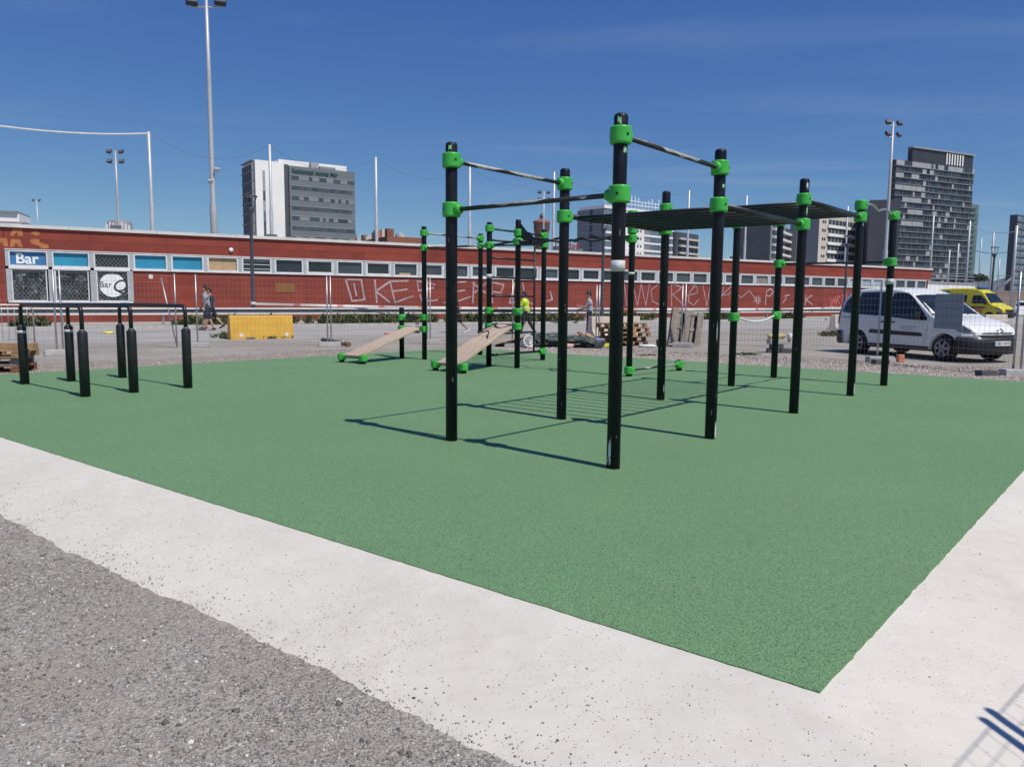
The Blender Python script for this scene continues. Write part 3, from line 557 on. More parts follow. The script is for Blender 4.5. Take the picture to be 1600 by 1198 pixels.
# sloping planks: three boards each
for la, lb, ua, ub, zt in (('ra', 'rb', 'M', 'N', 0.69), ('rc', 'rd', 'P', 'Q', 0.83)):
    lo = (q2[la] + q2[lb]) / 2; hi = (q2[ua] + q2[ub]) / 2; ax = hi - lo; ln = math.hypot(ax.length + 0.05, zt - 0.10); wd = (q2[lb] - q2[la]).length - 0.20
    for k in range(3):
        me = bevel_mesh(MB().box((0, 0, 0), (ln, wd / 3 - 0.004, 0.055)).mesh('plank', 'plank'), 0.006, 1)
        c0 = (lo + hi) / 2; side = (q2[lb] - q2[la]).normalized() * (k - 1) * wd / 3
        link('plank', me, None, rig2, (c0.x + side.x, c0.y + side.y, (zt + 0.115) / 2 + 0.03 + 0.002 * k), (0, -math.asin((zt - 0.115) / ln), math.atan2(ax.y, ax.x)))
    for k in (0.04, 0.96):
        c0 = lo + ax * k; s2 = (q2[lb] - q2[la]).normalized()
        bar(rig2, 'plank_bearer', [z3(c0 - s2 * wd * 0.55, 0.10 + (zt - 0.14) * k), z3(c0 + s2 * wd * 0.55, 0.10 + (zt - 0.14) * k)], 0.026)
c0 = (q2['P'] + q2['Q']) / 2; s2 = dirn('P', 'Q'); back = -E2
def hook(kx, ky, dz): v_ = c0 + s2 * kx + back * ky; return Vector((v_.x, v_.y, 0.83 - ky * 0.42 + 0.06 + dz))
bar(rig2, 'foot_hook', [hook(-0.12, 0.05, 0.03), hook(-0.20, 0.55, 0.06), hook(0.05, 0.50, 0.07), hook(0.16, 0.66, 0.02)], 0.012)

# dip bars
ub = [(('nearest'), (-7.68, 12.05), (-5.93, 10.61)), ('middle', (-7.21, 12.51), (-5.50, 11.11)), ('farthest', (-6.68, 13.12), (-4.97, 11.72))]
for nm, a_, b_ in ub:
    A_ = Vector((*a_, 0)); B_ = Vector((*b_, 0)); dd = (B_ - A_); ln = dd.length
    t_ = thing('dip_bar', 'black hooped dip bar, ' + nm + ' of the three to the camera', 'dip bar', A_, math.atan2(dd.y, dd.x), 'black hooped dip bars at the left of the pad')
    for x in (0, ln):
        s_ = MB().lathe([(0.066, -0.03), (0.066, 0.885), (0.060, 0.90), (0.04, 0.903)], 18).build('post_sleeve', 'sleeve_black', t_, (x, 0, 0))
        MB().lathe([(0.036, 0.9), (0.042, 0.902), (0.042, 0.925), (0.030, 0.93)], 14).build('collar', 'galv_dark', s_)
        if x == 0 and nm != 'farthest':
            mbp = MB(); mbp.lathe([(0.0665, 0.80), (0.0685, 0.80), (0.0685, 0.845), (0.0665, 0.845)], 18).build('tape_band', 'tape_grey', s_)
    arc = [(0, 0, 0.88), (0, 0, 1.15)] + [(0.10 - 0.10 * math.cos(a), 0, 1.15 + 0.10 * math.sin(a)) for a in lin(0.2, 1.57, 6)] + [(ln - 0.10 + 0.10 * math.sin(a), 0, 1.15 + 0.10 * math.cos(a)) for a in lin(0, 1.4, 6)] + [(ln, 0, 1.15), (ln, 0, 0.88)]
    MB().tube(arc, 0.029, 12).build('hoop', 'bar_black', t_)
# ------------------------------------------------------------------ the long red building
bld = thing('red_building', 'long low red panelled building with white window band and graffiti', 'building', BO, BA)
ROOF = 4.64; WT = 3.475; WB = 2.676; S0, S1 = -16.0, 76.3; DEP = 11.0
bx('wall', 'red_core', bld, S0, 0.62, 0.06, 0.3, 0, ROOF - 0.14)
bx('wall', 'red_core', bld, 0.62, 5.74, 0.06, 0.3, 0, 1.06); bx('wall', 'red_core', bld, 5.74, S1, 0.06, 0.3, 0, WB); bx('wall', 'red_core', bld, 0.62, S1, 0.06, 0.3, WT, ROOF - 0.14)
bx('wall', 'red_wall', bld, S1 - 0.2, S1, 0.3, DEP, 0, ROOF - 0.14); bx('wall', 'red_wall', bld, S0, S1, DEP, DEP + 0.3, 0, ROOF - 0.14); bx('wall', 'red_wall', bld, S0, S0 + 0.2, 0.3, DEP, 0, ROOF - 0.14)
bx('roof', 'fascia', bld, S0, S1, 0.1, DEP, ROOF - 0.16, ROOF - 0.06)
for k in range(24):
    a0 = S0 + (S1 - S0 + 0.1) * k / 24; a1 = S0 + (S1 - S0 + 0.1) * (k + 1) / 24 - 0.015
    bx('fascia', 'fascia', bld, a0, a1, -0.09, 0.09, ROOF - 0.155, ROOF)
# cladding panels, butted with open joints
def panels(s0, s1, z0, z1, step=3.49, rows=None):
    k0 = math.ceil((s0 - 0.62) / step) ; cuts = [s0] + [0.62 + step * k for k in range(k0, 60) if s0 + 0.3 < 0.62 + step * k < s1 - 0.3] + [s1]
    for a, b in zip(cuts[:-1], cuts[1:]):
        for r0, r1 in zip(rows[:-1], rows[1:]):
            o = bx('panel', random.choice(['red_wall', 'red_wall', 'red_wall_b', 'red_wall_c']), bld, a + 0.004, b - 0.004, 0.02 + random.uniform(-0.003, 0.002), 0.06, r0 + 0.004, r1 - 0.004)
panels(S0, 0.60, 0, 0, rows=[0.02, 0.66, 1.32, 1.98, WB, 3.08, WT, 3.98, ROOF - 0.16])
panels(0.62, 5.74, 0, 0, rows=[0.02, 0.53, 1.06]); panels(5.76, S1, 0, 0, rows=[0.02, 0.66, 1.32, 1.98, WB])
panels(0.62, S1, 0, 0, rows=[WT, 3.98, ROOF - 0.16])
# window band
MOD = 1.742
def window(s0, s1, z0, z1, pane, fr=0.07, inner=False, deep=0.10):
    mb = MB()
    y0, y1 = -0.012, deep + 0.03
    mb.b2(s0, s0 + fr, y0, y1, z0, z1).b2(s1 - fr, s1, y0, y1, z0, z1).b2(s0 + fr, s1 - fr, y0 - 0.004, y1, z0, z0 + fr).b2(s0 + fr, s1 - fr, y0 - 0.004, y1, z1 - fr, z1)
    wdw = mb.build('window', 'frame_white', bld)
    if inner:
        g = 0.05; a, b, c, d_ = s0 + fr, s1 - fr, z0 + fr, z1 - fr
        MB().b2(a + 0.004, a + g, 0.02, 0.09, c, d_).b2(b - g, b - 0.004, 0.02, 0.09, c, d_).b2(a + g, b - g, 0.02, 0.09, c + 0.003, c + g).b2(a + g, b - g, 0.02, 0.09, d_ - g, d_ - 0.003).build('sash', 'frame_white', wdw)
    bx('pane', pane, wdw, s0 + fr, s1 - fr, deep, deep + 0.02, z0 + fr, z1 - fr)
    return wdw
for k in range(43):
    s0 = 0.66 + MOD * k
    if k < 3: continue
    pane = {3: 'blind_blue', 4: 'blind_blue', 5: 'plywood', 6: 'pane_dark', 29: 'pane_curtain', 36: 'pane_pale', 37: 'pane_pale', 38: 'pane_pale'}.get(k, random.choice(['pane', 'pane', 'pane', 'pane_dark', 'pane_dark']))
    wd_ = window(s0 + 0.09, s0 + MOD - 0.09, WB, WT, pane, 0.075, inner=k in (8, 10, 12, 14, 15, 17, 19, 22, 27, 31))
    bx('mullion', 'frame_grey', wd_, s0 - 0.088, s0 + 0.088, -0.02, 0.13, WB + 0.001, WT - 0.001)
    if k == 5: bx('joint', 'pallet_red', wd_, s0 + 0.86, s0 + 0.875, 0.094, 0.102, WB + 0.08, WT - 0.08)
    if k == 6:
        for z in (2.86, 3.1, 3.28): bx('slat', 'frame_white', wd_, s0 + 0.18, s0 + MOD - 0.18, 0.06, 0.09, z, z + 0.03)
    if k in (11, 13): bx('store_shelf', 'frame_white' if k == 13 else 'plywood', wd_, s0 + 0.5, s0 + 1.2 if k == 11 else s0 + 0.56, 0.085, 0.098, WB + 0.08, WB + (0.2 if k == 11 else 0.55))
bx('window_sill', 'frame_white', bld, 5.9, S1 - 0.05, -0.06, 0.05, WB - 0.05, WB - 0.003); bx('window_head', 'frame_white', bld, 0.6, S1 - 0.05, -0.035, 0.05, WT + 0.003, WT + 0.045)
# bar front: three tall bays
def grille(par, s0, s1, z0, z1, half=False):
    mb = MB(); st_ = 0.17; n_ = int((s1 - s0) / st_) + 1; h = z1 - z0
    for i in range(-int(h / st_) - 1, n_ + 1):
        for sg in (1, -1):
            pts = []
            for q in (0, 1):
                zz = h * q; xx = s0 + i * st_ + (zz * 0.75 if sg > 0 else (h * 0.75 - zz * 0.75))
                pts.append((xx, zz))
            (xa, za), (xb, zb) = pts
            if xb == xa: continue
            def clip(x):  # z at x
                return za + (zb - za) * (x - xa) / (xb - xa)
            lo_, hi_ = max(min(xa, xb), s0), min(max(xa, xb), s1)
            if hi_ - lo_ < 0.02: continue
            mb.tube([(lo_, 0.072, z0 + clip(lo_)), (hi_, 0.072, z0 + clip(hi_))], 0.008, 4, False)
    return mb.build('grille', 'galv', par)
for k in range(3):
    s0 = 0.66 + MOD * k; s1 = s0 + MOD
    up = window(s0 + 0.09, s1 - 0.09, 2.72, WT - 0.02, ('sign_blue', 'blind_blue', 'pane_dark')[k], 0.06)
    lo = window(s0 + 0.16, s1 - 0.16, 1.10, 2.60, 'glass_goods', 0.05)
    bx('transom', 'white_paint', lo, s0 + 0.08, s1 - 0.08, -0.05, 0.10, 2.604, 2.716); bx('mullion', 'frame_grey', lo, s0 - 0.10 if k else s0 - 0.04, s0 + 0.158, -0.035, 0.13, 1.10, 2.60); bx('mullion', 'frame_grey', up, s0 - 0.09 if k else s0 - 0.04, s0 + 0.088, -0.03, 0.13, 2.72, WT - 0.02)
    if k == 2: bx('mullion', 'frame_grey', lo, s1 - 0.158, s1 + 0.04, -0.035, 0.13, 1.10, 2.60)
    grille(lo, s0 + 0.22, s1 - 0.22, 1.16, 2.0 if k < 2 else 2.52)
    if k == 2: grille(up, s0 + 0.16, s1 - 0.16, 2.79, WT - 0.09)
    bx('sill', 'white_paint', lo, s0, s1, -0.07, 0.10, 1.035, 1.098)
    if k == 0:
        me = text_mesh('Bar', 0.66, 0.006, 'white_ink', bold=0.016); link('lettering', me, None, up, (s0 + 0.36, 0.09, 2.86), (R(90), 0, 0))
    if k == 2:
        dm = MB(); dm.tube([(0, 0, 0), (0, 0.006, 0)], 0.58, 40); dsk = dm.build('round_sign', 'white_ink', lo, (s0 + 0.86, 0.062, 1.90))
        link('lettering', text_mesh('Bar', 0.40, 0.003, 'black_ink'), None, lo, (s0 + 0.27, 0.055, 1.80), (R(90), 0, 0))
        link('lettering', text_mesh('Q', 0.84, 0.003, 'black_ink', shear=0.3), None, lo, (s0 + 0.80, 0.052, 1.60), (R(90), 0, 0))
bx('notice_plate', 'brown_plate', bld, 12.94, 14.0, -0.004, 0.018, 1.64, 2.14)
MB().lathe([(0.11, 0), (0.12, 0.02), (0.105, 0.07), (0.04, 0.09)], 16).build('wall_lamp', 'white_paint', bld, (10.67, 0.0, 3.84), (R(90), 0, 0))
bx('notice', 'white_paint', bld, 6.65, 6.83, 0.0, 0.012, 2.26, 2.46)
# leftover orange letters painted on the corner
for poly in ([(-0.3, 4.0), (0.1, 4.02), (0.12, 4.42), (-0.1, 4.45), (-0.3, 4.35)], [(0.86, 4.10), (1.0, 4.42), (1.36, 4.44), (1.38, 4.12), (1.2, 4.1), (1.15, 4.28), (1.02, 4.1)], [(0.1, 3.58), (0.3, 3.98), (0.74, 3.98), (0.78, 3.6), (0.62, 3.6), (0.5, 3.8), (0.42, 3.58)], [(0.84, 3.58), (0.9, 3.97), (1.25, 3.95), (1.36, 3.6), (1.2, 3.58), (1.08, 3.8), (0.98, 3.6)], [(1.66, 4.22), (1.78, 4.36), (2.0, 4.34), (2.08, 4.22), (1.9, 4.14)], [(1.62, 3.9), (1.7, 4.0), (2.05, 3.98), (2.0, 3.86), (2.36, 3.76), (2.4, 3.58), (2.1, 3.56), (2.0, 3.68), (1.7, 3.78)]):
    MB().prism(poly, 0.010, 0.0145).build('old_lettering', 'orange_paint', bld)
# graffiti: sprayed strokes
def strokes(lines, x0, z0, sx, sz, w_, mat):
    mb = MB()
    for L in lines:
        pts = [Vector((x0 + a * sx, 0, z0 + c * sz)) for a, c in L]
        for i in range(len(pts) - 1):
            a, b = pts[i], pts[i + 1]; d_ = (b - a).normalized(); n_ = Vector((-d_.z, 0, d_.x)) * w_ / 2; e = d_ * w_ * 0.35; yy = 0.0105 - 0.0006 * (i % 3)
            q = [a - e + n_, b + e + n_ * random.uniform(0.7, 1.1), b + e - n_ * random.uniform(0.7, 1.1), a - e - n_]
            mb.add([(p.x, yy, p.z) for p in q], [(0, 1, 2, 3)])
    return mb.build('graffiti', mat, bld)
G1 = {'O': [[(0, 1), (0.25, 0.05), (0.75, 0.12), (0.62, 1), (0, 1)], [(0.33, 0.8), (0.42, 0.3)]], 'K': [[(0.1, 1), (0.2, 0)], [(0.9, 0.95), (0.15, 0.5), (0.85, 0.02)]], 'E': [[(0.8, 1), (0.05, 0.95), (0.25, 0.0), (1.0, 0.3)], [(0.15, 0.5), (0.75, 0.6)]], 'S': [[(0.9, 0.85), (0.2, 1), (0.25, 0.55), (0.85, 0.7)], [(0.3, 0.35), (0.4, 0.05), (1, 0.12)]], 'M': [[(0.05, 0), (0.1, 1)], [(0.05, 0.95), (0.65, 0.5)], [(0.75, 1), (0.15, 0.5)], [(0.4, 0.6), (0.5, 0)]], 'P': [[(0.15, 0), (0.1, 1), (0.75, 0.9), (0.6, 0.5), (0.2, 0.55)]], 'U': [[(0.25, 1), (0.05, 0.0), (0.7, 0.1), (0.55, 1)], [(0.7, 0.1), (0.95, -0.05)]], 'L': [[(0.2, 1), (0.15, 0.0), (0.9, 0.2), (0.75, 0.6)]]}
for ch, sx0, wd_ in (('O', 16.95, 1.5), ('K', 18.6, 1.2), ('E', 19.6, 1.55), ('S', 21.1, 1.7), ('E', 23.5, 1.6), ('M', 25.2, 1.5), ('P', 26.5, 1.4), ('U', 27.9, 2.0), ('L', 30.3, 1.2)):
    strokes(G1[ch], sx0, 1.12, wd_, 1.30, 0.105, 'graffiti_silver')
G2 = {'T': [[(0, 1), (0.9, 1)], [(0.4, 1), (0.7, 0.0)]], 'W': [[(0.1, 1), (0.35, 0), (0.5, 0.95), (0.75, 0.0), (0.9, 1)]], 'O': [[(0.6, 1), (0.1, 0.7), (0.2, 0.2), (0.6, 0.05), (0.9, 0.4)]], 'R': [[(0.2, 0), (0.15, 1), (0.8, 0.85), (0.25, 0.5), (0.95, 0)]], 'E': [[(0.7, 1), (0.3, 0.6), (0.25, 0.2), (0.6, 0.02), (0.9, 0.3)], [(0.1, 0.45), (0.8, 0.6), (0.75, 0.9), (0.4, 0.95)]], 'K': [[(0.25, 0.9), (0.0, 0.0)], [(0.9, 1.0), (0.15, 0.5), (0.6, 0.55), (0.9, 0.75), (1.6, 0.4), (2.2, 0.75), (2.9, 0.2)]]}
for ch, sx0, wd_ in (('T', 37.2, 1.0), ('W', 38.2, 2.0), ('O', 40.0, 1.6), ('R', 41.9, 1.7), ('E', 43.5, 1.7), ('W', 45.2, 2.0), ('K', 47.3, 1.5)):
    strokes(G2[ch], sx0, 0.98, wd_, 1.62, 0.07, 'graffiti_silver')
strokes([[(0, 0.3), (0.8, 0.55)], [(0, 0.6), (0.8, 0.3)], [(0.25, 0.75), (0.4, 0.1)], [(0.55, 0.75), (0.6, 0.1)], [(1.4, 0), (1.5, 1.2), (2.0, 1.4), (2.3, 1.1), (1.9, 0.75), (1.5, 0.8)], [(2.5, 0.55), (3.0, 0.75), (2.8, 1.0), (2.5, 0.7), (2.6, 0.35), (3.1, 0.4)], [(3.6, 0.2), (4.0, 0.6), (3.8, 0.8), (4.4, 0.9)], [(5.0, 0.1), (5.7, 1.1), (5.9, 0.1)], [(5.3, 0.45), (6.0, 0.5)], [(6.6, 0.9), (6.5, 0.0)], [(7.4, 0.9), (6.6, 0.5), (7.5, 0.05)]], 51.2, 1.05, 0.98, 0.95, 0.085, 'graffiti_white')
strokes([[(0, 0.7), (0.3, 0.1), (0.6, 0.7), (0.9, 0.2), (1.0, 0.8)], [(1.1, 0.1), (1.3, 0.9), (1.7, 0.8), (1.3, 0.5), (1.9, 0.1)], [(2.0, 0.9), (2.4, 1.0), (2.1, 0.4), (2.6, 0.5), (2.5, 0.0), (1.9, 0.05)], [(0.1, 0.0), (1.0, -0.1)], [(2.8, 0.2), (2.9, 1.1)]], 60.9, 0.98, 0.80, 1.0, 0.10, 'graffiti_pink')
# odds on the roof
for s, y, d_ in ((5.2, 2.0, (0.5, 0.4, 0.35)), (8.3, 3.0, (0.35, 0.35, 0.25)), (13.2, 2.2, (0.5, 0.4, 0.3)), (14.4, 2.6, (0.4, 0.3, 0.24)), (33.5, 2.5, (0.9, 0.6, 0.5)), (52, 3, (0.8, 0.5, 0.45))):
    bx('roof_vent', 'galv_dark', bld, s, s + d_[0], y, y + d_[1], ROOF - 0.07, ROOF + d_[2])

# ------------------------------------------------------------------ guard rails
def guard_rail(s0, s1, label):
    o = bl(s0, 4.55, 0.09); t_ = thing('guard_rail', label, 'guard rail', o, BA, 'guard rails before the red building'); L = s1 - s0
    prof = [(0.0, 0.46), (-0.05, 0.47), (-0.06, 0.52), (-0.015, 0.56), (-0.015, 0.63), (-0.06, 0.67), (-0.05, 0.73), (0.0, 0.74)]
    n_ = 12; vs = []; fs = []
    for i in range(n_ + 1):
        for (y, z) in prof: vs.append((L * i / n_, y, z))
    for i in range(n_):
        for j in range(len(prof) - 1): fs.append((i * 8 + j, i * 8 + j + 1, (i + 1) * 8 + j + 1, (i + 1) * 8 + j))
    MB().add(vs, fs).build('beam_groove', 'galv_dark', t_)
    for z in (0.455, 0.70): bx('beam_edge', 'white_paint', t_, 0, L, -0.085, -0.052, z, z + 0.07)
    x = 0.6
    while x < L: bx('rail_post', 'galv', t_, x, x + 0.1, 0.0, 0.12, -0.05, 0.72); x += 4.0
guard_rail(-14, 32.9, 'grey and white steel guard rail below the silver graffiti, left of the gap')
guard_rail(34.8, 66, 'grey and white steel guard rail behind the leaning pallets, right of the gap')

# weeds
def weeds(name, pts, label, hmin=0.15, hmax=0.5, n_=14, w_=0.03):
    V = []; F = []
    for (x, y, z) in pts:
        H = random.uniform(hmin, hmax)
        for k in range(n_):
            a = random.uniform(0, 6.28); l = random.uniform(0.05, 0.55) * H; h = H * random.uniform(0.4, 1); ww = w_ * random.uniform(0.6, 1.6); dx, dy = math.cos(a), math.sin(a); j = random.uniform(-0.12, 0.12); j2 = random.uniform(-0.12, 0.12)
            i = len(V); bz = z + random.uniform(0, 0.4) * H
            V += [(x + j - dy * ww, y + j2 + dx * ww, bz), (x + j + dy * ww, y + j2 - dx * ww, bz), (x + j + dx * l * 0.6 + dy * ww, y + j2 + dy * l * 0.6 - dx * ww, z + h * 0.8), (x + j + dx * l * 1.3, y + j2 + dy * l * 1.3, z + h)]
            F += [(i, i + 1, i + 2), (i, i + 2, i + 3)]
    return tag(link(name, fast_mesh(name, np.array(V), np.array(F), 'weed')), label, None, None, 'stuff')
pts = []
for _ in range(2600):
    s = random.uniform(-12, 68); d_ = 0.4 + 1.5 * vnoise(s * 0.45, 3.0, 1.0) + (0.75 if 13 < s < 34 else 0) - (0.7 if s < 7 or s > 44 else 0)
    if random.random() < d_: p = bl(s, random.gauss(4.9, 0.33), 0.09); pts.append((p.x, p.y, p.z))
weeds('weeds', pts, 'green weeds growing along the guard rail', 0.12, 0.60, 14, 0.035)
def patch_pts(px0, px1, py0, py1, n_): 
    o = []
    for _ in range(n_): p = gr(random.uniform(px0, px1), random.uniform(py0, py1), GZ); o.append((p.x, p.y, GZ))
    return o
weeds('weeds', patch_pts(345, 455, 526, 530, 90) + patch_pts(330, 362, 525, 529, 20), 'low weeds at the foot of the yellow barrier', 0.05, 0.26, 10, 0.02)
weeds('weeds', patch_pts(1150, 1182, 552, 555, 60), 'flat patch of weeds on the gravel near the fence foot', 0.01, 0.05, 8, 0.02)
weeds('weeds', patch_pts(1000, 1018, 555, 557, 40), 'small patch of weeds at the far edge of the pad', 0.01, 0.05, 8, 0.02)
weeds('weeds', patch_pts(1282, 1312, 521, 526, 50), 'weeds at the foot of the pale concrete barrier by the van', 0.05, 0.25, 10, 0.025)

# ------------------------------------------------------------------ street lamps
def street_lamp(p, h, label, rz=0.0):
    t_ = thing('street_lamp', label, 'street lamp', p, rz, 'dark street lamps with forked heads')
    MB().lathe([(0.13, 0), (0.13, 0.5), (0.095, 0.6), (0.075, h - 0.95), (0.085, h - 0.9), (0.20, h - 0.62), (0.20, h - 0.58)], 14).build('lamp_post', 'lamp_dark', t_)
    for a in (0, 2.094, 4.189): MB().tube([(0.15 * math.cos(a), 0.15 * math.sin(a), h - 0.6), (0.30 * math.cos(a), 0.30 * math.sin(a), h - 0.03)], 0.022, 6).build('fork_arm', 'lamp_dark', t_)
    MB().lathe([(0.34, h - 0.04), (0.36, h - 0.02), (0.30, h + 0.02), (0.05, h + 0.04)], 18).build('lamp_cap', 'lamp_dark', t_)
    return t_
LAMPS = [(Vector((-12.75, 38.0, 0.09)), 6.15, 'dark street lamp behind the yellow barrier'), (Vector((5.35, 46.2, 0.09)), 6.1, 'dark street lamp behind the stack of pallets'), (Vector((24.7, 57.6, 0.09)), 6.1, 'dark street lamp before the cream apartment block'), (Vector((40.9, 66.2, GZ)), 6.1, 'dark street lamp beside the yellow ambulance')]
for p, h, l in LAMPS: street_lamp(p, h, l)
def ribbon(name, a, b, w_, sag, mat, label, cat):
    mb = MB(); n_ = 30; vs = []
    for i in range(n_ + 1):
        p = a.lerp(b, i / n_); s = sag * 4 * (i / n_) * (1 - i / n_); tw = 0.3 * math.sin(i * 0.7)
        off = Vector((BN.x, BN.y, 0)) * (math.sin(tw) * w_ / 2); vs += [p - Vector((0, 0, s + w_ / 2)) - off, p - Vector((0, 0, s - w_ / 2)) + off]
    mb.add(vs, [(2 * i, 2 * i + 2, 2 * i + 3, 2 * i + 1) for i in range(n_)], True); return tag(mb.build(name, mat), label, cat)
la, lb_, lc = [Vector((q[0].x, q[0].y, 0)) for q in LAMPS[:3]]
tp = ribbon('barrier_tape', la + Vector((0.1, -0.1, 1.05)), lb_ + Vector((-0.1, -0.1, 0.85)), 0.11, 0.06, 'safety_tape', 'white and red barrier tape tied from the left lamp to the middle lamp', 'tape')
MB().lathe([(0.115, -0.07), (0.13, -0.05), (0.13, 0.05), (0.115, 0.07)], 12).build('tape_knot', 'white_paint', tp, (la.x, la.y, 1.06))
ribbon('barrier_tape', lb_ + Vector((0.1, -0.1, 0.85)), lc + Vector((-0.1, -0.1, 0.95)), 0.11, 0.10, 'safety_tape', 'white and red barrier tape tied from the middle lamp to the right lamp', 'tape')

# ------------------------------------------------------------------ site fence
def fence_panel(a, b, label, h=2.0, lean=0.0, group='steel mesh site fence panels', z0=0.10, dig=0.0, wr=1.0):
    d_ = b - a; L = d_.length; rz = math.atan2(d_.y, d_.x)
    t_ = thing('mesh_fence', label, 'fence', (a.x, a.y, 0), rz, group)
    if lean: t_.rotation_euler = (lean, 0.0, rz)
    for x in (0.0, L): MB().tube([(x, 0, z0 - 0.06 - dig), (x, 0, h)], 0.021, 8).build('fence_post', 'galv', t_)
    mb = MB(); x = 0.06
    while x < L - 0.02: mb.tube([(x, 0, z0), (x, 0, h - 0.05)], 0.0021 * wr, 3, False, False); x += 0.115
    for z in [z0 + 0.01 + (h - z0 - 0.08) * k / 11 for k in range(12)]: mb.tube([(0, 0.004, z), (L, 0.004, z)], wr * (0.0024 if z > z0 + 0.1 and z < h - 0.15 else 0.0042), 3, False, False)
    mb.build('mesh', 'wire', t_); return t_
V2 = lambda x, y: Vector((x, y, 0))
fence_panel(V2(-13.7, 16.0), V2(-10.85, 18.30), 'steel mesh fence panel ending behind the dip bars')
fence_panel(V2(-10.76, 18.40), V2(-9.25, 21.2), 'steel mesh fence panel with a leaning end post, right of the dip bars', lean=0.0)
fence_panel(V2(-8.83, 21.58), V2(-5.36, 22.33), 'steel mesh fence panel in front of the yellow barrier')
fence_panel(V2(-5.27, 22.38), V2(-2.66, 24.0), 'steel mesh fence panel left of the second frame')
fence_panel(V2(-2.57, 24.05), V2(0.0, 23.08), 'steel mesh fence panel behind the plank benches')
fence_panel(V2(0.09, 23.10), V2(2.65, 24.40), 'steel mesh fence panel behind the wall ladder', h=1.85)
fence_panel(V2(2.74, 24.42), V2(5.14, 23.44), 'steel mesh fence panel behind the pallet stack', h=1.85)
fence_panel(V2(5.23, 23.40), V2(7.33, 21.70), 'steel mesh fence panel right of the leaning pallet', h=1.9)
fence_panel(V2(7.41, 21.62), V2(8.70, 18.30), 'steel mesh fence panel left of the white van', h=1.85)
fp = fence_panel(V2(8.78, 18.20), V2(9.88, 15.12), 'steel mesh fence panel in front of the white van')
fence_panel(V2(9.95, 15.0), V2(12.8, 12.6), 'steel mesh fence panel at the right edge of the view')
# leaning prop, round barrier end
tag(MB().tube([gr(277, 543, GZ), Vector((-9.75, 21.5, 1.9))], 0.02, 8).build('prop_pole', 'galv'), 'thin steel pole leaning against the fence right of the dip bars', 'pole')
t_ = thing('crowd_barrier', 'low round-cornered steel barrier at the left edge', 'barrier', (-15.2, 20.3, GZ), R(32))
mb = MB(); mb.tube([(0, 0, 0), (0, 0, 1.0), (0.05, 0, 1.1), (0.15, 0, 1.15), (2.05, 0, 1.15), (2.15, 0, 1.1), (2.2, 0, 1.0), (2.2, 0, 0)], 0.02, 8).build('frame', 'galv', t_)
mb = MB(); 
for k in range(1, 15): mb.tube([(k * 0.147, 0, 0.2), (k * 0.147, 0, 1.15)], 0.006, 5)
mb.tube([(0, 0, 0.2), (2.2, 0, 0.2)], 0.012, 6).build('bars', 'galv', t_)
foot_me = bevel_mesh(MB().box((0, 0, 0.07), (0.62, 0.22, 0.14)).mesh('fence_foot', 'foot_concrete'), 0.02, 2)
foot_dk = bevel_mesh(MB().box((0, 0, 0.06), (0.34, 0.2, 0.12)).mesh('fence_foot', 'foot_dark'), 0.015, 2)
FG = 'concrete feet of the site fence'
def foot(me, p, rz, label, z=GZ): return tag(link('ballast_block', me, None, None, (p[0], p[1], z), rz), label, 'ballast block', FG)
for p, rz, l in (((-10.78, 18.28), 0.6, 'concrete fence foot seen between the dip bars'), ((-8.83, 21.58), 0.2, 'concrete fence foot at the post left of the walking man'), ((-5.31, 22.36), 0.3, 'concrete fence foot under the grey pipe'), ((-2.55, 24.0), 0.1, 'concrete fence foot behind the first plank bench'), ((0.05, 23.09), 0.2, 'concrete fence foot behind the wall ladder'), ((2.70, 24.41), 0.2, 'concrete fence foot by the pallet stack'), ((5.19, 23.42), -0.4, 'concrete fence foot behind the leaning pallet'), ((8.74, 18.25), -1.1 + 1.2, 'concrete fence foot before the rear wheel of the van'), ((9.92, 15.06), 0.1, 'concrete fence foot at the right edge of the view')):
    foot(foot_me, p, rz, l)
foot(foot_dk, (8.42, 17.55), 0.1, 'small grey block lying before the fence foot by the van'); foot(foot_dk, (9.25, 14.95), 0.15, 'dark block lying left of the fence foot at the right edge')
tag(link('ballast_block', bevel_mesh(MB().box((0, 0, 0.09), (0.16, 0.1, 0.18)).mesh('block', 'foot_orange'), 0.01, 1), None, None, (9.25, 18.3, GZ), 0.2), 'small orange block under the side of the van', 'block')
# stack of feet by the right post
for k, (me, z, l, dx) in enumerate(((foot_dk, GZ, 'dark block, lowest left of the stacked blocks by the fence', -0.14), (foot_dk, GZ + 0.001, 'dark block, lowest right of the stacked blocks by the fence', 0.22), (foot_dk, GZ + 0.122, 'dark block, second layer of the stacked blocks by the fence', -0.05), (foot_me, GZ + 0.245, 'grey concrete block on top of the stacked blocks by the fence', 0.0))):
    foot(me, (7.35 + dx, 21.25), 0.12 * (k - 1), l, z)
def sack(name, p, d_, rz, mat, label, cat, seed=1.0, crum=0.0):
    mb = MB(); nu, nv = (18, 10) if not crum else (44, 22); vs = []
    for i in range(nv + 1):
        th = math.pi * i / nv
        for j in range(nu):
            ph = 2 * math.pi * j / nu; x, y, z = math.sin(th) * math.cos(ph), math.sin(th) * math.sin(ph), math.cos(th)
            k = 1 + 0.22 * vnoise(x * 2 + seed, y * 2 + z * 1.5, seed * 3) + crum * vnoise(x * 5 + seed, y * 5 - z * 4, seed) ; e = 0.7 if not crum else 0.9
            sg = lambda q: math.copysign(abs(q) ** e, q); vs.append((sg(x) * d_[0] / 2 * k, sg(y) * d_[1] / 2 * k, max(0, (sg(z) * k + 0.85)) * d_[2] / 1.85))
    mb.add(vs, [(i * nu + j, i * nu + (j + 1) % nu, (i + 1) * nu + (j + 1) % nu, (i + 1) * nu + j) for i in range(nv) for j in range(nu)], True)
    return tag(mb.build(name, mat, None, p, rz), label, cat)
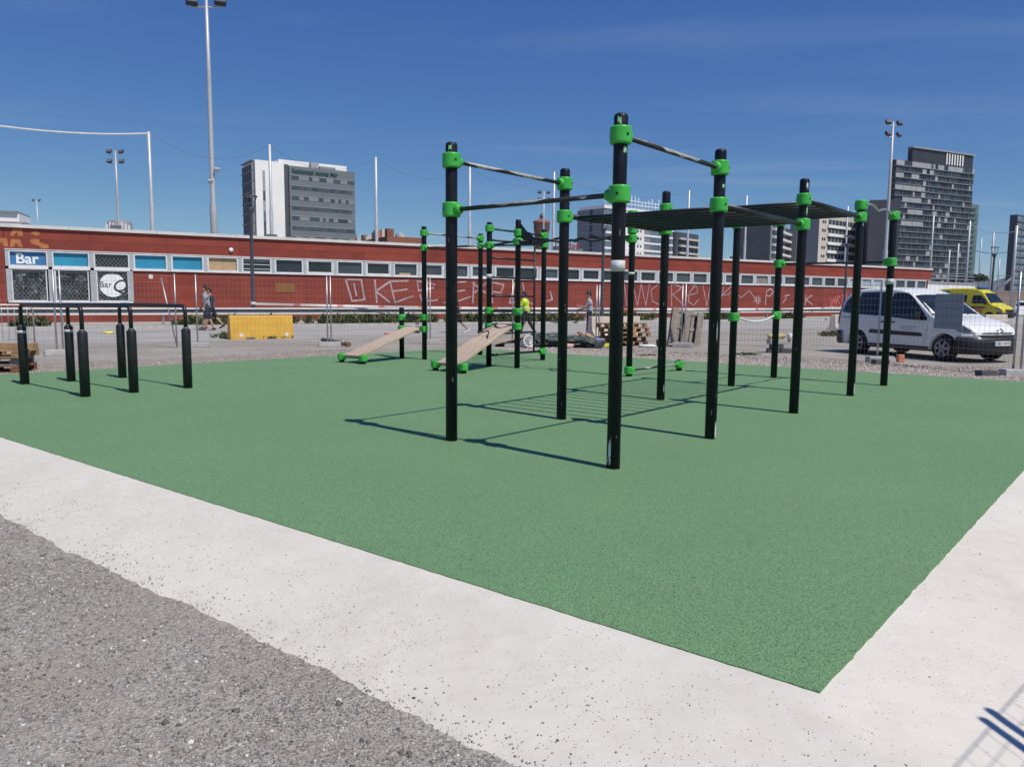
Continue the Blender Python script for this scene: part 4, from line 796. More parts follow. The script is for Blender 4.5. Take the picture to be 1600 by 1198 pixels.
sack('sandbag', (7.28, 21.25, GZ + 0.385), (0.5, 0.24, 0.15), 0.1, 'sack_sand', 'yellow sandbag on the stacked blocks by the fence', 'sandbag', 1.2)
sack('plastic_bag', (7.66, 21.22, GZ + 0.385), (0.14, 0.14, 0.16), 0.1, 'bag_white', 'small white bag beside the yellow sandbag', 'bag', 2.2)
# grey board hung on the fence before the van
A_ = V2(8.78, 18.20); B_ = V2(9.88, 15.12); dd = (B_ - A_); rz = math.atan2(dd.y, dd.x)
def on_fence(px, py):
    r_ = ray(px, py); nn = Vector((dd.y, -dd.x, 0)).normalized(); k = (A_ - Vector((0, 0, 0))).dot(nn) / r_.dot(nn); P_ = Vector((0, 0, CAMH)) + r_ * k; return (P_ - A_).dot(dd.normalized()), P_.z
xa, za = on_fence(1458, 513); xb, zb = on_fence(1506, 459)
t_ = thing('grey_board', 'blank grey board tied to the fence before the white van', 'board', (A_.x, A_.y, 0), rz)
bx('board', 'sign_grey', t_, xa, xb, 0.012, 0.018, za, zb)
mb = MB()
for x in (xa + 0.04, xb - 0.04):
    for z in (za + 0.05, zb - 0.05): mb.box((x, 0.002, z), (0.02, 0.03, 0.006))
mb.build('cable_tie', 'black_plastic', t_)
# fence outside the view on the right: its shadow falls on the concrete
fd = Vector((0.656, 0.755, 0)); hz = Vector((0.509, 0.168, 1.8)).normalized(); hx = (fd - hz * fd.dot(hz)).normalized(); hy = hz.cross(hx)
for px, py, a0, a1, l in ((1508, 1140, -2.2, 0.0, 'skewed steel mesh fence beside the camera, shading the white concrete'), (1518, 1125, 0.0, 3.4, 'skewed steel mesh fence ahead on the right, shading the white concrete')):
    b_ = gr(px, py, -0.13) + Vector((0.3, -0.95, 0)) * 1.02 + Vector((0, 0, 0.0)); o = fence_panel(Vector((0, 0, 0)), Vector((a1 - a0, 0, 0)), l, h=1.88, z0=0.12, dig=0.25, wr=0.7)
    o.matrix_world = Matrix.Translation(b_ + hx * a0) @ Matrix((hx, hy, hz)).transposed().to_4x4()

# ------------------------------------------------------------------ barriers, pallets, rubble
t_ = thing('plastic_barrier', 'yellow plastic barrier standing in weeds before the lamp', 'barrier', (-9.43, 25.6, GZ), math.atan2(1.2, 1.75))
prof = [(-0.24, 0), (-0.235, 0.10), (-0.13, 0.80), (0.13, 0.80), (0.235, 0.10), (0.24, 0)]
def extr(prof, L): n_ = len(prof); return MB().add([(0, y, z) for y, z in prof] + [(L, y, z) for y, z in prof], [tuple(range(n_)), tuple(reversed(range(n_, 2 * n_)))] + [(i, i + n_, (i + 1) % n_ + n_, (i + 1) % n_) for i in range(n_)])
me = extr(prof, 2.12).mesh('shell', 'yellow_barrier'); bevel_mesh(me, 0.025, 2); link('shell', me, None, t_)
for x in (0.28, 1.80): bx('reflector', 'bag_white', t_, x, x + 0.13, -0.243, -0.215, 0.09, 0.20)
for x in (0.5, 1.2): bx('fork_slot', 'foot_dark', t_, x, x + 0.28, -0.246, -0.22, -0.0, 0.07)
jprof = [(-0.30, 0), (-0.30, 0.10), (-0.14, 0.32), (-0.10, 0.80), (0.10, 0.80), (0.14, 0.32), (0.30, 0.10), (0.30, 0)]
def jersey(p, rz, L, label):
    me = extr(jprof, L).mesh('concrete_barrier', 'barrier_concrete'); bevel_mesh(me, 0.02, 2)
    return tag(link('concrete_barrier', me, None, None, p, rz), label, 'barrier', 'pale concrete road barriers')
jersey((2.85, 28.4, GZ), R(34), 2.4, 'pale concrete barrier behind the pallet stack')
jersey((14.6, 35.2, GZ), R(60), 2.4, 'pale concrete barrier behind the rear of the white van')
jersey((24.6, 40.3, GZ), R(32), 2.2, 'pale concrete barrier before the yellow ambulance')
# pallets
def pallet(p, rz, label, mat='pallet_wood', rot=None, size=(1.2, 0.8)):
    t_ = thing('pallet', label, 'pallet', p, rz, 'wooden pallets')
    if rot is not None: t_.rotation_euler = rot
    L, W = size
    for k in range(5): y = -W / 2 + 0.05 + k * (W - 0.1) / 4; bx('board', mat, t_, -L / 2, L / 2, y - 0.05, y + 0.05 - 0.002, 0.118, 0.14)
    for x in (-L / 2 + 0.05, 0, L / 2 - 0.05): bx('bearer', mat, t_, x - 0.05, x + 0.05, -W / 2, W / 2, 0.0965, 0.117)
    for x in (-L / 2 + 0.06, 0, L / 2 - 0.06):
        for y in (-W / 2 + 0.05, 0, W / 2 - 0.05): bx('block', mat, t_, x - 0.06, x + 0.06, y - 0.045, y + 0.045, 0.0225, 0.096)
    for y in (-W / 2 + 0.05, 0, W / 2 - 0.05): bx('board', mat, t_, -L / 2, L / 2, y - 0.05, y + 0.05, 0.0, 0.022)
    return t_
for k, (n_, m_, dx, rz) in enumerate((('lowest', 'pallet_red', 0, 0.62), ('second lowest', 'pallet_red', -0.05, 0.66), ('middle', 'pallet_wood', 0.08, 0.58), ('second highest', 'pallet_wood', 0.05, 0.64), ('topmost', 'pallet_wood', -0.04, 0.60))):
    pallet((3.45 + dx, 24.05, GZ + 0.142 * k), rz, n_ + ' wooden pallet of the stack in the middle distance', m_, size=(1.35, 0.85))
for k, (n_, m_, dx, rz) in enumerate((('lowest', 'pallet_red', 0, 0.15), ('second', 'pallet_old', -0.04, 0.2), ('third', 'pallet_wood', 0.05, 0.12))):
    pallet((-9.75 + dx, 14.3, GZ + 0.142 * k), rz, n_ + ' wooden pallet from the ground in the stack at the left edge', m_, size=(1.3, 0.8))
t_ = thing('timber_beam', 'squared timber lying on the pallets at the left edge', 'timber', (-9.6, 14.2, GZ + 0.43), 0.1)
bx('beam', 'pallet_wood', t_, -1.0, 0.75, -0.1, 0.08, 0, 0.11)
# weathered pallet standing up, leaning back
t_ = thing('pallet', 'weathered grey pallet standing on edge and leaning, beside the pallet stack', 'pallet', (5.38, 23.95, GZ), 0, 'wooden pallets')
for x in (-0.42, 0.0, 0.42): bx('board', 'pallet_old', t_, x - 0.10, x + 0.10, -0.075, -0.05, -0.56, 0.56)
for z in (-0.50, 0.0, 0.50):
    for x in (-0.42, 0.0, 0.42): bx('block', 'pallet_red', t_, x - 0.07, x + 0.07, -0.049, 0.03, z - 0.06, z + 0.06)
    bx('bearer', 'pallet_old', t_, -0.52, 0.52, 0.0305, 0.052, z - 0.05, z + 0.05)
for x in (-0.46, -0.23, 0.0, 0.23, 0.46): bx('board', 'pallet_old', t_, x - 0.05, x + 0.05, 0.0525, 0.075, -0.56, 0.56)
bx('gap_shade_sheet', 'bag_navy', t_, -0.5, 0.5, 0.0765, 0.082, -0.5, 0.54)  # added dark sheet, stands for the shade in the gaps between boards
bb = Matrix.Translation((5.38, 23.95, GZ + 0.57)) @ Matrix.Rotation(R(10), 4, 'Z') @ Matrix.Rotation(R(11), 4, 'Y') @ Matrix.Rotation(R(-12), 4, 'X')
t_.matrix_world = bb
tag(link('stone_block', bevel_mesh(MB().box((0, 0, 0.11), (0.32, 0.25, 0.22)).mesh('stone_block', 'foot_dark'), 0.02, 1), None, None, (4.62, 23.7, GZ), 0.2), 'dark block beside the leaning pallet', 'block')
# rubbish heap
sack('tarpaulin', (1.0, 23.0, GZ), (1.35, 0.8, 0.40), 0.1, 'tarp', 'dark grey bulging tarpaulin heap behind the wall ladder', 'tarpaulin', 3.3, 0.28)
sack('tarpaulin', (2.0, 22.9, GZ), (1.25, 0.9, 0.30), -0.1, 'tarp_green', 'crumpled dark green sheet on the rubbish heap', 'tarpaulin', 4.4, 0.5)
sack('rubbish_bag', (2.42, 22.75, GZ), (0.5, 0.4, 0.18), 0.1, 'bag_navy', 'flat navy bag right of the crumpled green sheet', 'bag', 5.1)
sack('rubbish_bag', (2.50, 22.8, GZ + 0.13), (0.28, 0.25, 0.18), 0.1, 'bag_blue', 'small blue and white bag on the navy bag', 'bag', 1.7)
sack('rubbish_bag', (2.88, 22.95, GZ), (0.42, 0.22, 0.13), 0.1, 'bag_yellow', 'yellow bag at the foot of the pallet stack', 'bag', 2.9)
sack('rubbish_bag', (4.08, 23.2, GZ), (0.55, 0.25, 0.09), 0.0, 'bag_white', 'flat white sheet right of the pallet stack', 'bag', 6.2)
sack('rubble', (1.65, 22.4, GZ), (0.35, 0.2, 0.14), 0.5, 'rubble_pink', 'pinkish rubble before the tarpaulin heap', 'rubble', 7.2)
for p, q, w_, m_, l in (((1.98, 23.3, 0.42), (2.42, 23.2, 0.10), 0.13, 'pallet_red', 'dark board sticking up from the rubbish heap'), ((2.25, 23.35, 0.36), (2.7, 23.2, 0.06), 0.14, 'pallet_wood', 'pale board leaning beside the dark board')):
    a, b = Vector(p), Vector(q); tag(MB().box((0, 0, 0), ((b - a).length, w_, 0.03)).build('board', m_, None, (a + b) / 2, (R(25), math.atan2(a.z - b.z, (b - a).xy.length), math.atan2(b.y - a.y, b.x - a.x))), l, 'board')
tag(MB().box((0, 0, 0), (0.95, 0.7, 0.025)).build('board', 'plywood', None, (-0.05, 23.25, GZ + 0.14), (R(-12), R(-14), 0.1)), 'plywood sheet propped up left of the white bucket', 'board')
t_ = thing('bucket', 'white bucket lying on its side before the tarpaulin', 'bucket', (0.42, 22.35, GZ))
MB().lathe([(0.15, -0.17), (0.17, 0.14), (0.185, 0.15), (0.185, 0.17), (0.155, 0.17), (0.13, -0.14)], 18).build('shell', 'bag_white', t_, (0, 0, 0.17), (R(75), 0, R(25))); MB().tube([(-0.17, -0.16, 0.22), (-0.1, -0.25, 0.05), (0.1, -0.25, 0.06), (0.17, -0.1, 0.2)], 0.006, 5).build('handle', 'galv', t_)
t_ = thing('pipe', 'dark grey pipe with a rusty end lying across a fence foot', 'pipe', (0, 0, 0))
a = gr(504, 531, 0.12); b = gr(546, 538, 0.05); MB().tube([a, a.lerp(b, 0.85)], 0.065, 10).build('pipe_body', 'galv_dark', t_); MB().tube([a.lerp(b, 0.85), b], 0.067, 10).build('pipe_end', 'pallet_red', t_)
tag(sack('litter', gr(607, 522.5, GZ), (0.35, 0.2, 0.09), 0.3, 'foot_orange', 'orange scrap lying on the road', 'litter', 1.0)); tag(sack('litter', gr(170, 521.5, GZ), (0.35, 0.3, 0.10), 0.3, 'bag_yellow', 'yellow scrap on the road behind the dip bars', 'litter', 1.0))

# ------------------------------------------------------------------ vehicles
def interp(tab, x):
    if x <= tab[0][0]: return tab[0][1]
    for (a, p), (b, q) in zip(tab[:-1], tab[1:]):
        if x <= b: k = (x - a) / (b - a); return p + (q - p) * k
    return tab[-1][1]
class Van:
    def __init__(s, top, plan, zb, belt, taper, roofr=0.09, arches=(), ar=0.385): s.arches = arches; s.ar = ar; s.top = top; s.plan = plan; s.zb = zb; s.belt = belt; s.taper = taper; s.rr = roofr
    def T(s, x): return interp(s.top, x)
    def low(s, x):
        z = s.zb
        for c in s.arches:
            if abs(x - c) < s.ar: z = max(z, 0.30 + math.sqrt(s.ar ** 2 - (x - c) ** 2))
        return z
    def W(s, x, z):
        w_ = interp(s.plan, x); zb = s.belt
        if z > zb: w_ -= s.taper * ((z - zb) / 0.85) ** 1.45
        else: w_ -= 0.035 * ((zb - z) / 0.7) ** 2
        return max(w_, 0.1)
    def body(s):
        xs = sorted(set([a for a, _ in s.top] + [a for a, _ in s.plan] + lin(s.top[0][0], s.top[-1][0], 46) + [c + s.ar * math.cos(math.pi * q / 20) for c in s.arches for q in range(21)])); vs = []; n_ = 14; k_ = 8; m_ = n_ + k_
        for x in xs:
            T = s.T(x); zb = s.low(x); zt = max(zb + 0.02, T - s.rr); half = []
            for i in range(n_): z = zb + (zt - zb) * i / (n_ - 1); half.append((s.W(x, z), z))
            wt = half[-1][0]
            for i in range(1, k_ + 1): a = math.pi / 2 * i / k_; half.append((wt * math.cos(a) ** 0.5 if i < k_ else 0.0, zt + (T - zt) * math.sin(a) ** 0.9))
            vs += [(x, -y, z) for y, z in half] + [(x, y, z) for y, z in reversed(half[:-1])]
        r_ = 2 * m_ - 1; fs = [(i * r_ + j, i * r_ + (j + 1) % r_, (i + 1) * r_ + (j + 1) % r_, (i + 1) * r_ + j) for i in range(len(xs) - 1) for j in range(r_)]
        fs += [tuple(range(r_)), tuple(reversed(range((len(xs) - 1) * r_, len(xs) * r_)))]
        return MB().add(vs, fs, True)
    def topz(s, x, y):
        T = s.T(x); zt = T - s.rr; wt = s.W(x, zt); c = min(1.0, abs(y) / wt) ** 2
        return zt + s.rr * (max(0.0, 1 - c * c)) ** 0.45
    def side(s, poly, sgn, off, n_=10):
        """polygon in x,z laid on the flank"""
        bm = bmesh.new(); vs = [bm.verts.new((x, 0, z)) for x, z in poly]; bm.faces.new(vs); bmesh.ops.triangulate(bm, faces=bm.faces[:]); bmesh.ops.subdivide_edges(bm, edges=bm.edges[:], cuts=3, use_grid_fill=True)
        for v in bm.verts: v.co.y = sgn * (s.W(v.co.x, v.co.z) + off)
        for f in bm.faces: f.smooth = True
        me = bpy.data.meshes.new('p'); bm.to_mesh(me); bm.free(); return me
    def patch(s, x0, x1, wf, off, n_=8):
        vs = []
        for i in range(n_ + 1):
            x = x0 + (x1 - x0) * i / n_; hw = s.W(x, s.T(x) - s.rr) * (wf[0] + (wf[1] - wf[0]) * i / n_)
            for j in range(n_ + 1): y = -hw + 2 * hw * j / n_; vs.append((x, y, s.topz(x, y)))
        m_ = n_ + 1; mb = MB().add(vs, [(i * m_ + j, (i + 1) * m_ + j, (i + 1) * m_ + j + 1, i * m_ + j + 1) for i in range(n_) for j in range(n_)], True); me = mb.mesh('p')
        bm = bmesh.new(); bm.from_mesh(me); bm.normal_update()
        up = sum((f.normal.z for f in bm.faces)) ; sg = 1 if up > 0 else -1
        for v in bm.verts: v.co += v.normal * off * sg
        bm.to_mesh(me); bm.free(); return me
def setmat(me, mat): me.materials.clear(); me.materials.append(MATS[mat]); return me
def wheel(par, x, y, r_=0.315):
    sg = -1 if y < 0 else 1
    w_ = MB().lathe([(r_ * 0.62, -0.1), (r_ * 0.95, -0.1), (r_, -0.07), (r_, 0.07), (r_ * 0.95, 0.1), (r_ * 0.62, 0.1)], 28).build('tyre', 'rubber', par, (x, y, r_), (R(90), 0, 0))
    mb = MB().lathe([(r_ * 0.66, -0.06), (r_ * 0.66, 0.085), (r_ * 0.60, 0.09), (r_ * 0.58, 0.03), (0.05, 0.045), (0.045, 0.07), (0.01, 0.075)], 24)
    for k in range(6):
        a = k * math.pi / 3; mb.box((0.32 * r_ * math.cos(a), 0.32 * r_ * math.sin(a), 0.075), (r_ * 0.5, r_ * 0.17, 0.025), a)
    mb.build('rim', 'wheel_silver', w_, (0, 0, 0.045 if sg < 0 else -0.045), (0 if sg < 0 else R(180), 0, 0)); return w_
van = Van([(-0.82, 0.62), (-0.80, 1.00), (-0.76, 1.22), (-0.66, 1.52), (-0.56, 1.68), (-0.42, 1.76), (-0.1, 1.795), (0.4, 1.81), (0.9, 1.805), (1.25, 1.775), (1.5, 1.70), (1.62, 1.645), (2.0, 1.40), (2.35, 1.16), (2.45, 1.105), (2.7, 1.06), (3.0, 1.00), (3.2, 0.94), (3.33, 0.875), (3.42, 0.79), (3.48, 0.68), (3.50, 0.55)],
          [(-0.82, 0.80), (-0.7, 0.86), (-0.3, 0.89), (2.3, 0.89), (2.8, 0.865), (3.05, 0.82), (3.25, 0.75), (3.4, 0.67), (3.5, 0.60)], 0.26, 0.92, 0.245, 0.09, (0, 2.73))
vt = thing('white_van', 'white small passenger van with black bumpers parked behind the fence', 'van', (10.33, 21.54, GZ), -1.225)
bo = van.body().build('body', 'van_white', vt)
MB().b2(-0.5, 3.1, -0.60, 0.60, 0.20, 0.80).build('underbody', 'black_plastic', vt)
for x in (0, 2.73):
    for y in (-0.76, 0.76): wheel(vt, x, y)
for sg in (-1, 1):
    link('front_door_window', setmat(van.side([(1.02, 1.64), (1.02, 1.12), (1.08, 1.04), (1.7, 0.99), (2.24, 0.975), (2.27, 1.02), (1.98, 1.30), (1.72, 1.52), (1.56, 1.62), (1.44, 1.665), (1.06, 1.67)], sg, 0.004), 'car_glass'), None, vt)
    link('rear_side_window', setmat(van.side([(-0.10, 1.665), (-0.10, 1.09), (0.91, 1.05), (0.91, 1.68), (0.4, 1.685), (-0.06, 1.675)], sg, 0.004), 'car_glass'), None, vt)
    link('quarter_window', setmat(van.side([(-0.56, 1.45), (-0.64, 1.14), (-0.15, 1.095), (-0.15, 1.66), (-0.42, 1.60)], sg, 0.004), 'car_glass'), None, vt)
    for poly in ([(0.42, 0.60), (0.46, 0.70), (0.98, 0.69), (0.98, 0.585)], [(1.02, 0.585), (1.02, 0.69), (2.10, 0.665), (2.16, 0.60), (2.10, 0.575)]): link('side_moulding', setmat(van.side(poly, sg, 0.014), 'black_plastic'), None, vt)
    link('sill', setmat(van.side([(0.40, 0.27), (0.40, 0.335), (2.33, 0.335), (2.33, 0.27)], sg, 0.006), 'black_plastic'), None, vt)
    for x in (0.94, 1.16):
        pass
    link('door_gap', setmat(van.side([(0.955, 0.34), (0.955, 1.66), (0.963, 1.66), (0.963, 0.34)], sg, 0.002), 'black_plastic'), None, vt); link('door_gap', setmat(van.side([(2.20, 0.36), (2.30, 0.98), (2.308, 0.98), (2.208, 0.36)], sg, 0.002), 'black_plastic'), None, vt)
    link('door_gap', setmat(van.side([(-0.05, 0.70), (-0.05, 1.06), (-0.042, 1.06), (-0.042, 0.70)], sg, 0.002), 'black_plastic'), None, vt); link('slide_rail', setmat(van.side([(-0.62, 0.985), (-0.62, 1.0), (0.0, 0.985), (0.0, 0.97)], sg, 0.006), 'black_plastic'), None, vt)
    for x in (1.10, 0.78): MB().box((x + 0.09, sg * (van.W(1.1, 0.9) + 0.02), 0.90), (0.19, 0.03, 0.028)).build('door_handle', 'black_plastic', vt)
    mm = MB().box((0, 0, 0), (0.10, 0.15, 0.19)).mesh('mirror', 'black_plastic'); bevel_mesh(mm, 0.03, 3); link('mirror', mm, None, vt, (2.02, sg * 0.97, 1.08))
    link('tail_light', setmat(van.side([(-0.80, 0.80), (-0.80, 1.0), (-0.72, 1.36), (-0.66, 1.36), (-0.70, 0.80)], sg, 0.006), 'tail_red'), None, vt)
    link('headlight', setmat(van.side([(2.80, 0.90), (2.86, 0.98), (3.02, 0.955), (3.22, 0.865), (3.36, 0.76), (3.30, 0.70), (3.08, 0.74)], sg, 0.006), 'headlight'), None, vt)
# wrap-round bumpers
def bumper(par, path, zs, mat, name):
    vs = []; m_ = len(zs)
    for i, (x, y) in enumerate(path):
        a = Vector(path[max(0, i - 1)]); b = Vector(path[min(len(path) - 1, i + 1)]); d_ = (b - a).normalized(); nx, ny = d_.y, -d_.x
        for (o_, z) in zs: vs.append((x + nx * o_, y + ny * o_, z))
    return MB().add(vs, [(i * m_ + j, (i + 1) * m_ + j, (i + 1) * m_ + j + 1, i * m_ + j + 1) for i in range(len(path) - 1) for j in range(m_ - 1)], True).build(name, mat, par)
fpath = [(3.08, -0.86), (3.2, -0.82), (3.34, -0.74), (3.45, -0.62), (3.53, -0.42), (3.56, -0.2), (3.57, 0), (3.56, 0.2), (3.53, 0.42), (3.45, 0.62), (3.34, 0.74), (3.2, 0.82), (3.08, 0.86)]
bumper(vt, fpath, [(-0.05, 0.20), (0.0, 0.21), (0.03, 0.26), (0.035, 0.42), (0.03, 0.56), (0.0, 0.60), (-0.05, 0.61)], 'black_plastic', 'front_bumper')
bumper(vt, [(x - 0.015, y) for x, y in fpath[1:-1]], [(-0.03, 0.60), (0.0, 0.602), (0.0, 0.66), (-0.01, 0.68)], 'van_white', 'bumper_skin')
bumper(vt, fpath[3:-3], [(0.0, 0.615), (0.012, 0.62), (0.008, 0.665), (-0.02, 0.67)], 'black_plastic', 'grille')
bumper(vt, [(x - 0.02, y) for x, y in fpath[3:-3]], [(-0.05, 0.70), (-0.012, 0.70), (-0.012, 0.725), (-0.05, 0.728)], 'chrome', 'grille_bar')
bumper(vt, [(-0.55, 0.89), (-0.7, 0.87), (-0.80, 0.80), (-0.86, 0.5), (-0.87, 0), (-0.86, -0.5), (-0.80, -0.80), (-0.7, -0.87), (-0.55, -0.89)], [(-0.04, 0.26), (0.01, 0.27), (0.03, 0.34), (0.03, 0.56), (0.0, 0.62), (-0.04, 0.63)], 'black_plastic', 'rear_bumper')
mb = MB()
for dz in (0, 0.06): mb.tube([(3.545 - dz * 0.3, -0.11, 0.735 + dz - 0.04), (3.555 - dz * 0.3, 0, 0.775 + dz - 0.02), (3.545 - dz * 0.3, 0.11, 0.735 + dz - 0.04)], 0.016, 6)
mb.build('badge', 'chrome', vt)
pz = MB().box((0, 0, 0), (0.012, 0.52, 0.11)).build('number_plate', 'plate_white', vt, (3.615, 0.0, 0.47)); MB().box((0.002, -0.24, 0), (0.012, 0.04, 0.10)).build('blue_strip', 'eu_blue', pz)
link('lettering', text_mesh('3835 HVD', 0.098, 0.001, 'black_ink', 'CENTER'), None, pz, (0.008, 0.02, -0.035), (R(90), 0, R(90)))
link('windscreen', setmat(van.patch(1.66, 2.38, (0.90, 0.96), 0.004), 'car_glass'), None, vt)
for y in (-0.3, 0.25): MB().tube([(2.42, y, van.topz(2.42, y) + 0.015), (2.30, y + 0.45, van.topz(2.30, y + 0.45) + 0.02)], 0.008, 5).build('wiper', 'black_plastic', vt)
bx('rear_window', 'car_glass', vt, -0.775, -0.762, -0.62, 0.62, 1.10, 1.24)
for k in range(3): link('door_print', setmat(van.side([(1.42 + 0.04 * k, 0.80 - 0.045 * k), (1.42 + 0.04 * k, 0.822 - 0.045 * k), (1.98 - 0.07 * k, 0.822 - 0.045 * k), (1.98 - 0.07 * k, 0.80 - 0.045 * k)], -1, 0.003), 'frame_grey'), None, vt)
MB().tube([(0.1, 0.0, 1.80), (-0.05, 0, 2.0)], 0.005, 5).build('aerial', 'black_plastic', vt)

# ambulance
amb = Van([(-1.2, 0.9), (-1.18, 1.8), (-1.12, 2.30), (-0.9, 2.48), (0, 2.55), (1.4, 2.55), (2.2, 2.48), (2.55, 2.30), (2.9, 1.98), (3.35, 1.42), (3.5, 1.32), (3.95, 1.16), (4.2, 0.98), (4.3, 0.75), (4.32, 0.5)], [(-1.2, 0.9), (-1, 0.97), (3.2, 0.97), (3.8, 0.90), (4.15, 0.78), (4.32, 0.65)], 0.32, 1.15, 0.16, 0.12, (0, 3.3), 0.43)
at_ = thing('ambulance', 'yellow high-roofed ambulance parked far right beyond the van', 'ambulance', (35.6, 62.3, GZ), R(-62))
bo = amb.body().build('body', 'amb_yellow', at_); MB().b2(-0.8, 3.8, -0.7, 0.7, 0.26, 0.9).build('underbody', 'black_plastic', at_)
for x in (0, 3.3):
    for y in (-0.84, 0.84): wheel(at_, x, y, 0.35)
for sg in (-1, 1):
    for poly in ([(0.1, 1.45), (0.1, 2.0), (1.5, 2.0), (1.5, 1.45)], [(1.95, 1.35), (1.95, 1.98), (2.55, 1.98), (3.0, 1.62), (3.15, 1.35)]): link('side_window', setmat(amb.side(poly, sg, 0.005), 'car_glass'), None, at_)
    link('stripe', setmat(amb.side([(-1.1, 2.12), (-1.1, 2.34), (0.0, 2.34), (0.0, 2.12)], sg, 0.006), 'amb_green'), None, at_)
    link('stripe', setmat(amb.side([(1.9, 0.55), (1.9, 1.0), (2.9, 0.95), (2.7, 0.55)], sg, 0.006), 'amb_orange'), None, at_); link('stripe', setmat(amb.side([(0.5, 0.98), (0.5, 1.12), (3.0, 1.12), (3.0, 1.0)], sg, 0.007), 'bag_navy'), None, at_)
    link('headlight', setmat(amb.side([(3.75, 0.92), (3.8, 1.05), (4.05, 0.98), (4.2, 0.84), (4.1, 0.78)], sg, 0.006), 'headlight'), None, at_); link('mirror', bevel_mesh(MB().box((0, 0, 0), (0.1, 0.16, 0.28)).mesh('mirror', 'black_plastic'), 0.03, 2), None, at_, (3.05, sg * 1.06, 1.4))
link('windscreen', setmat(amb.patch(2.72, 3.36, (0.88, 0.95), 0.006), 'car_glass'), None, at_)
bumper(at_, [(3.85, -0.93), (4.1, -0.82), (4.3, -0.66), (4.4, -0.3), (4.42, 0), (4.4, 0.3), (4.3, 0.66), (4.1, 0.82), (3.85, 0.93)], [(-0.05, 0.28), (0.02, 0.3), (0.03, 0.55), (0, 0.70), (-0.05, 0.72)], 'black_plastic', 'front_bumper')
MB().b2(4.22, 4.345, -0.5, 0.5, 0.74, 0.90).build('grille', 'black_plastic', at_)
mm = MB().box((2.2, 0, 2.55), (0.3, 1.2, 0.13)).mesh('light_bar', 'eu_blue'); bevel_mesh(mm, 0.03, 2); link('light_bar', mm, None, at_)
# far white pick-up
car = Van([(-0.9, 0.8), (-0.85, 1.0), (0.2, 1.02), (0.35, 1.5), (0.6, 1.62), (1.3, 1.60), (1.5, 1.5), (2.0, 1.08), (2.9, 0.95), (3.2, 0.8), (3.3, 0.5)], [(-0.9, 0.8), (2.6, 0.86), (3.0, 0.78), (3.3, 0.62)], 0.3, 0.95, 0.26, 0.09, (0, 2.5))
ct = thing('white_car', 'small white car far away at the right edge', 'car', (51.5, 78.0, GZ), R(-120)); bo = car.body().build('body', 'van_white', ct)
for x in (0, 2.5):
    for y in (-0.72, 0.72): wheel(ct, x, y)
for sg in (-1, 1): link('side_window', setmat(car.side([(0.5, 1.05), (0.55, 1.5), (1.25, 1.5), (1.75, 1.05)], sg, 0.005), 'car_glass'), None, ct)
link('windscreen', setmat(car.patch(1.52, 1.95, (0.88, 0.95), 0.006), 'car_glass'), None, ct)
# ------------------------------------------------------------------ people
def capsule(mb, a, b, ra, rb, n_=10):
    a, b = Vector(a), Vector(b); d_ = (b - a); L = d_.length
    d_ = d_.normalized() if L > 1e-6 else Vector((0, 0, 1)); pts = []; rs = []
    for k in range(1, 5): t_ = math.pi / 2 * k / 4; pts.append(a - d_ * ra * math.cos(t_)); rs.append(ra * math.sin(t_))
    for k in range(4, 0, -1): t_ = math.pi / 2 * k / 4; pts.append(b + d_ * rb * math.cos(t_)); rs.append(rb * math.sin(t_))
    return mb.tube(pts, rs, n_)
def solid(mb, name, mat, parent, vox=0.014, smooth=4):
    o = mb.build(name, mat, parent); m_ = o.modifiers.new('skin', 'REMESH'); m_.mode = 'VOXEL'; m_.voxel_size = vox; m_.use_smooth_shade = True
    s_ = o.modifiers.new('soft', 'SMOOTH'); s_.iterations = smooth; s_.factor = 0.5; return o
def limb(p, ang, L, yaw=0.0):  # swing forward by ang from straight down
    return Vector(p) + Vector((math.sin(ang) * L, yaw * L, -math.cos(ang) * L))
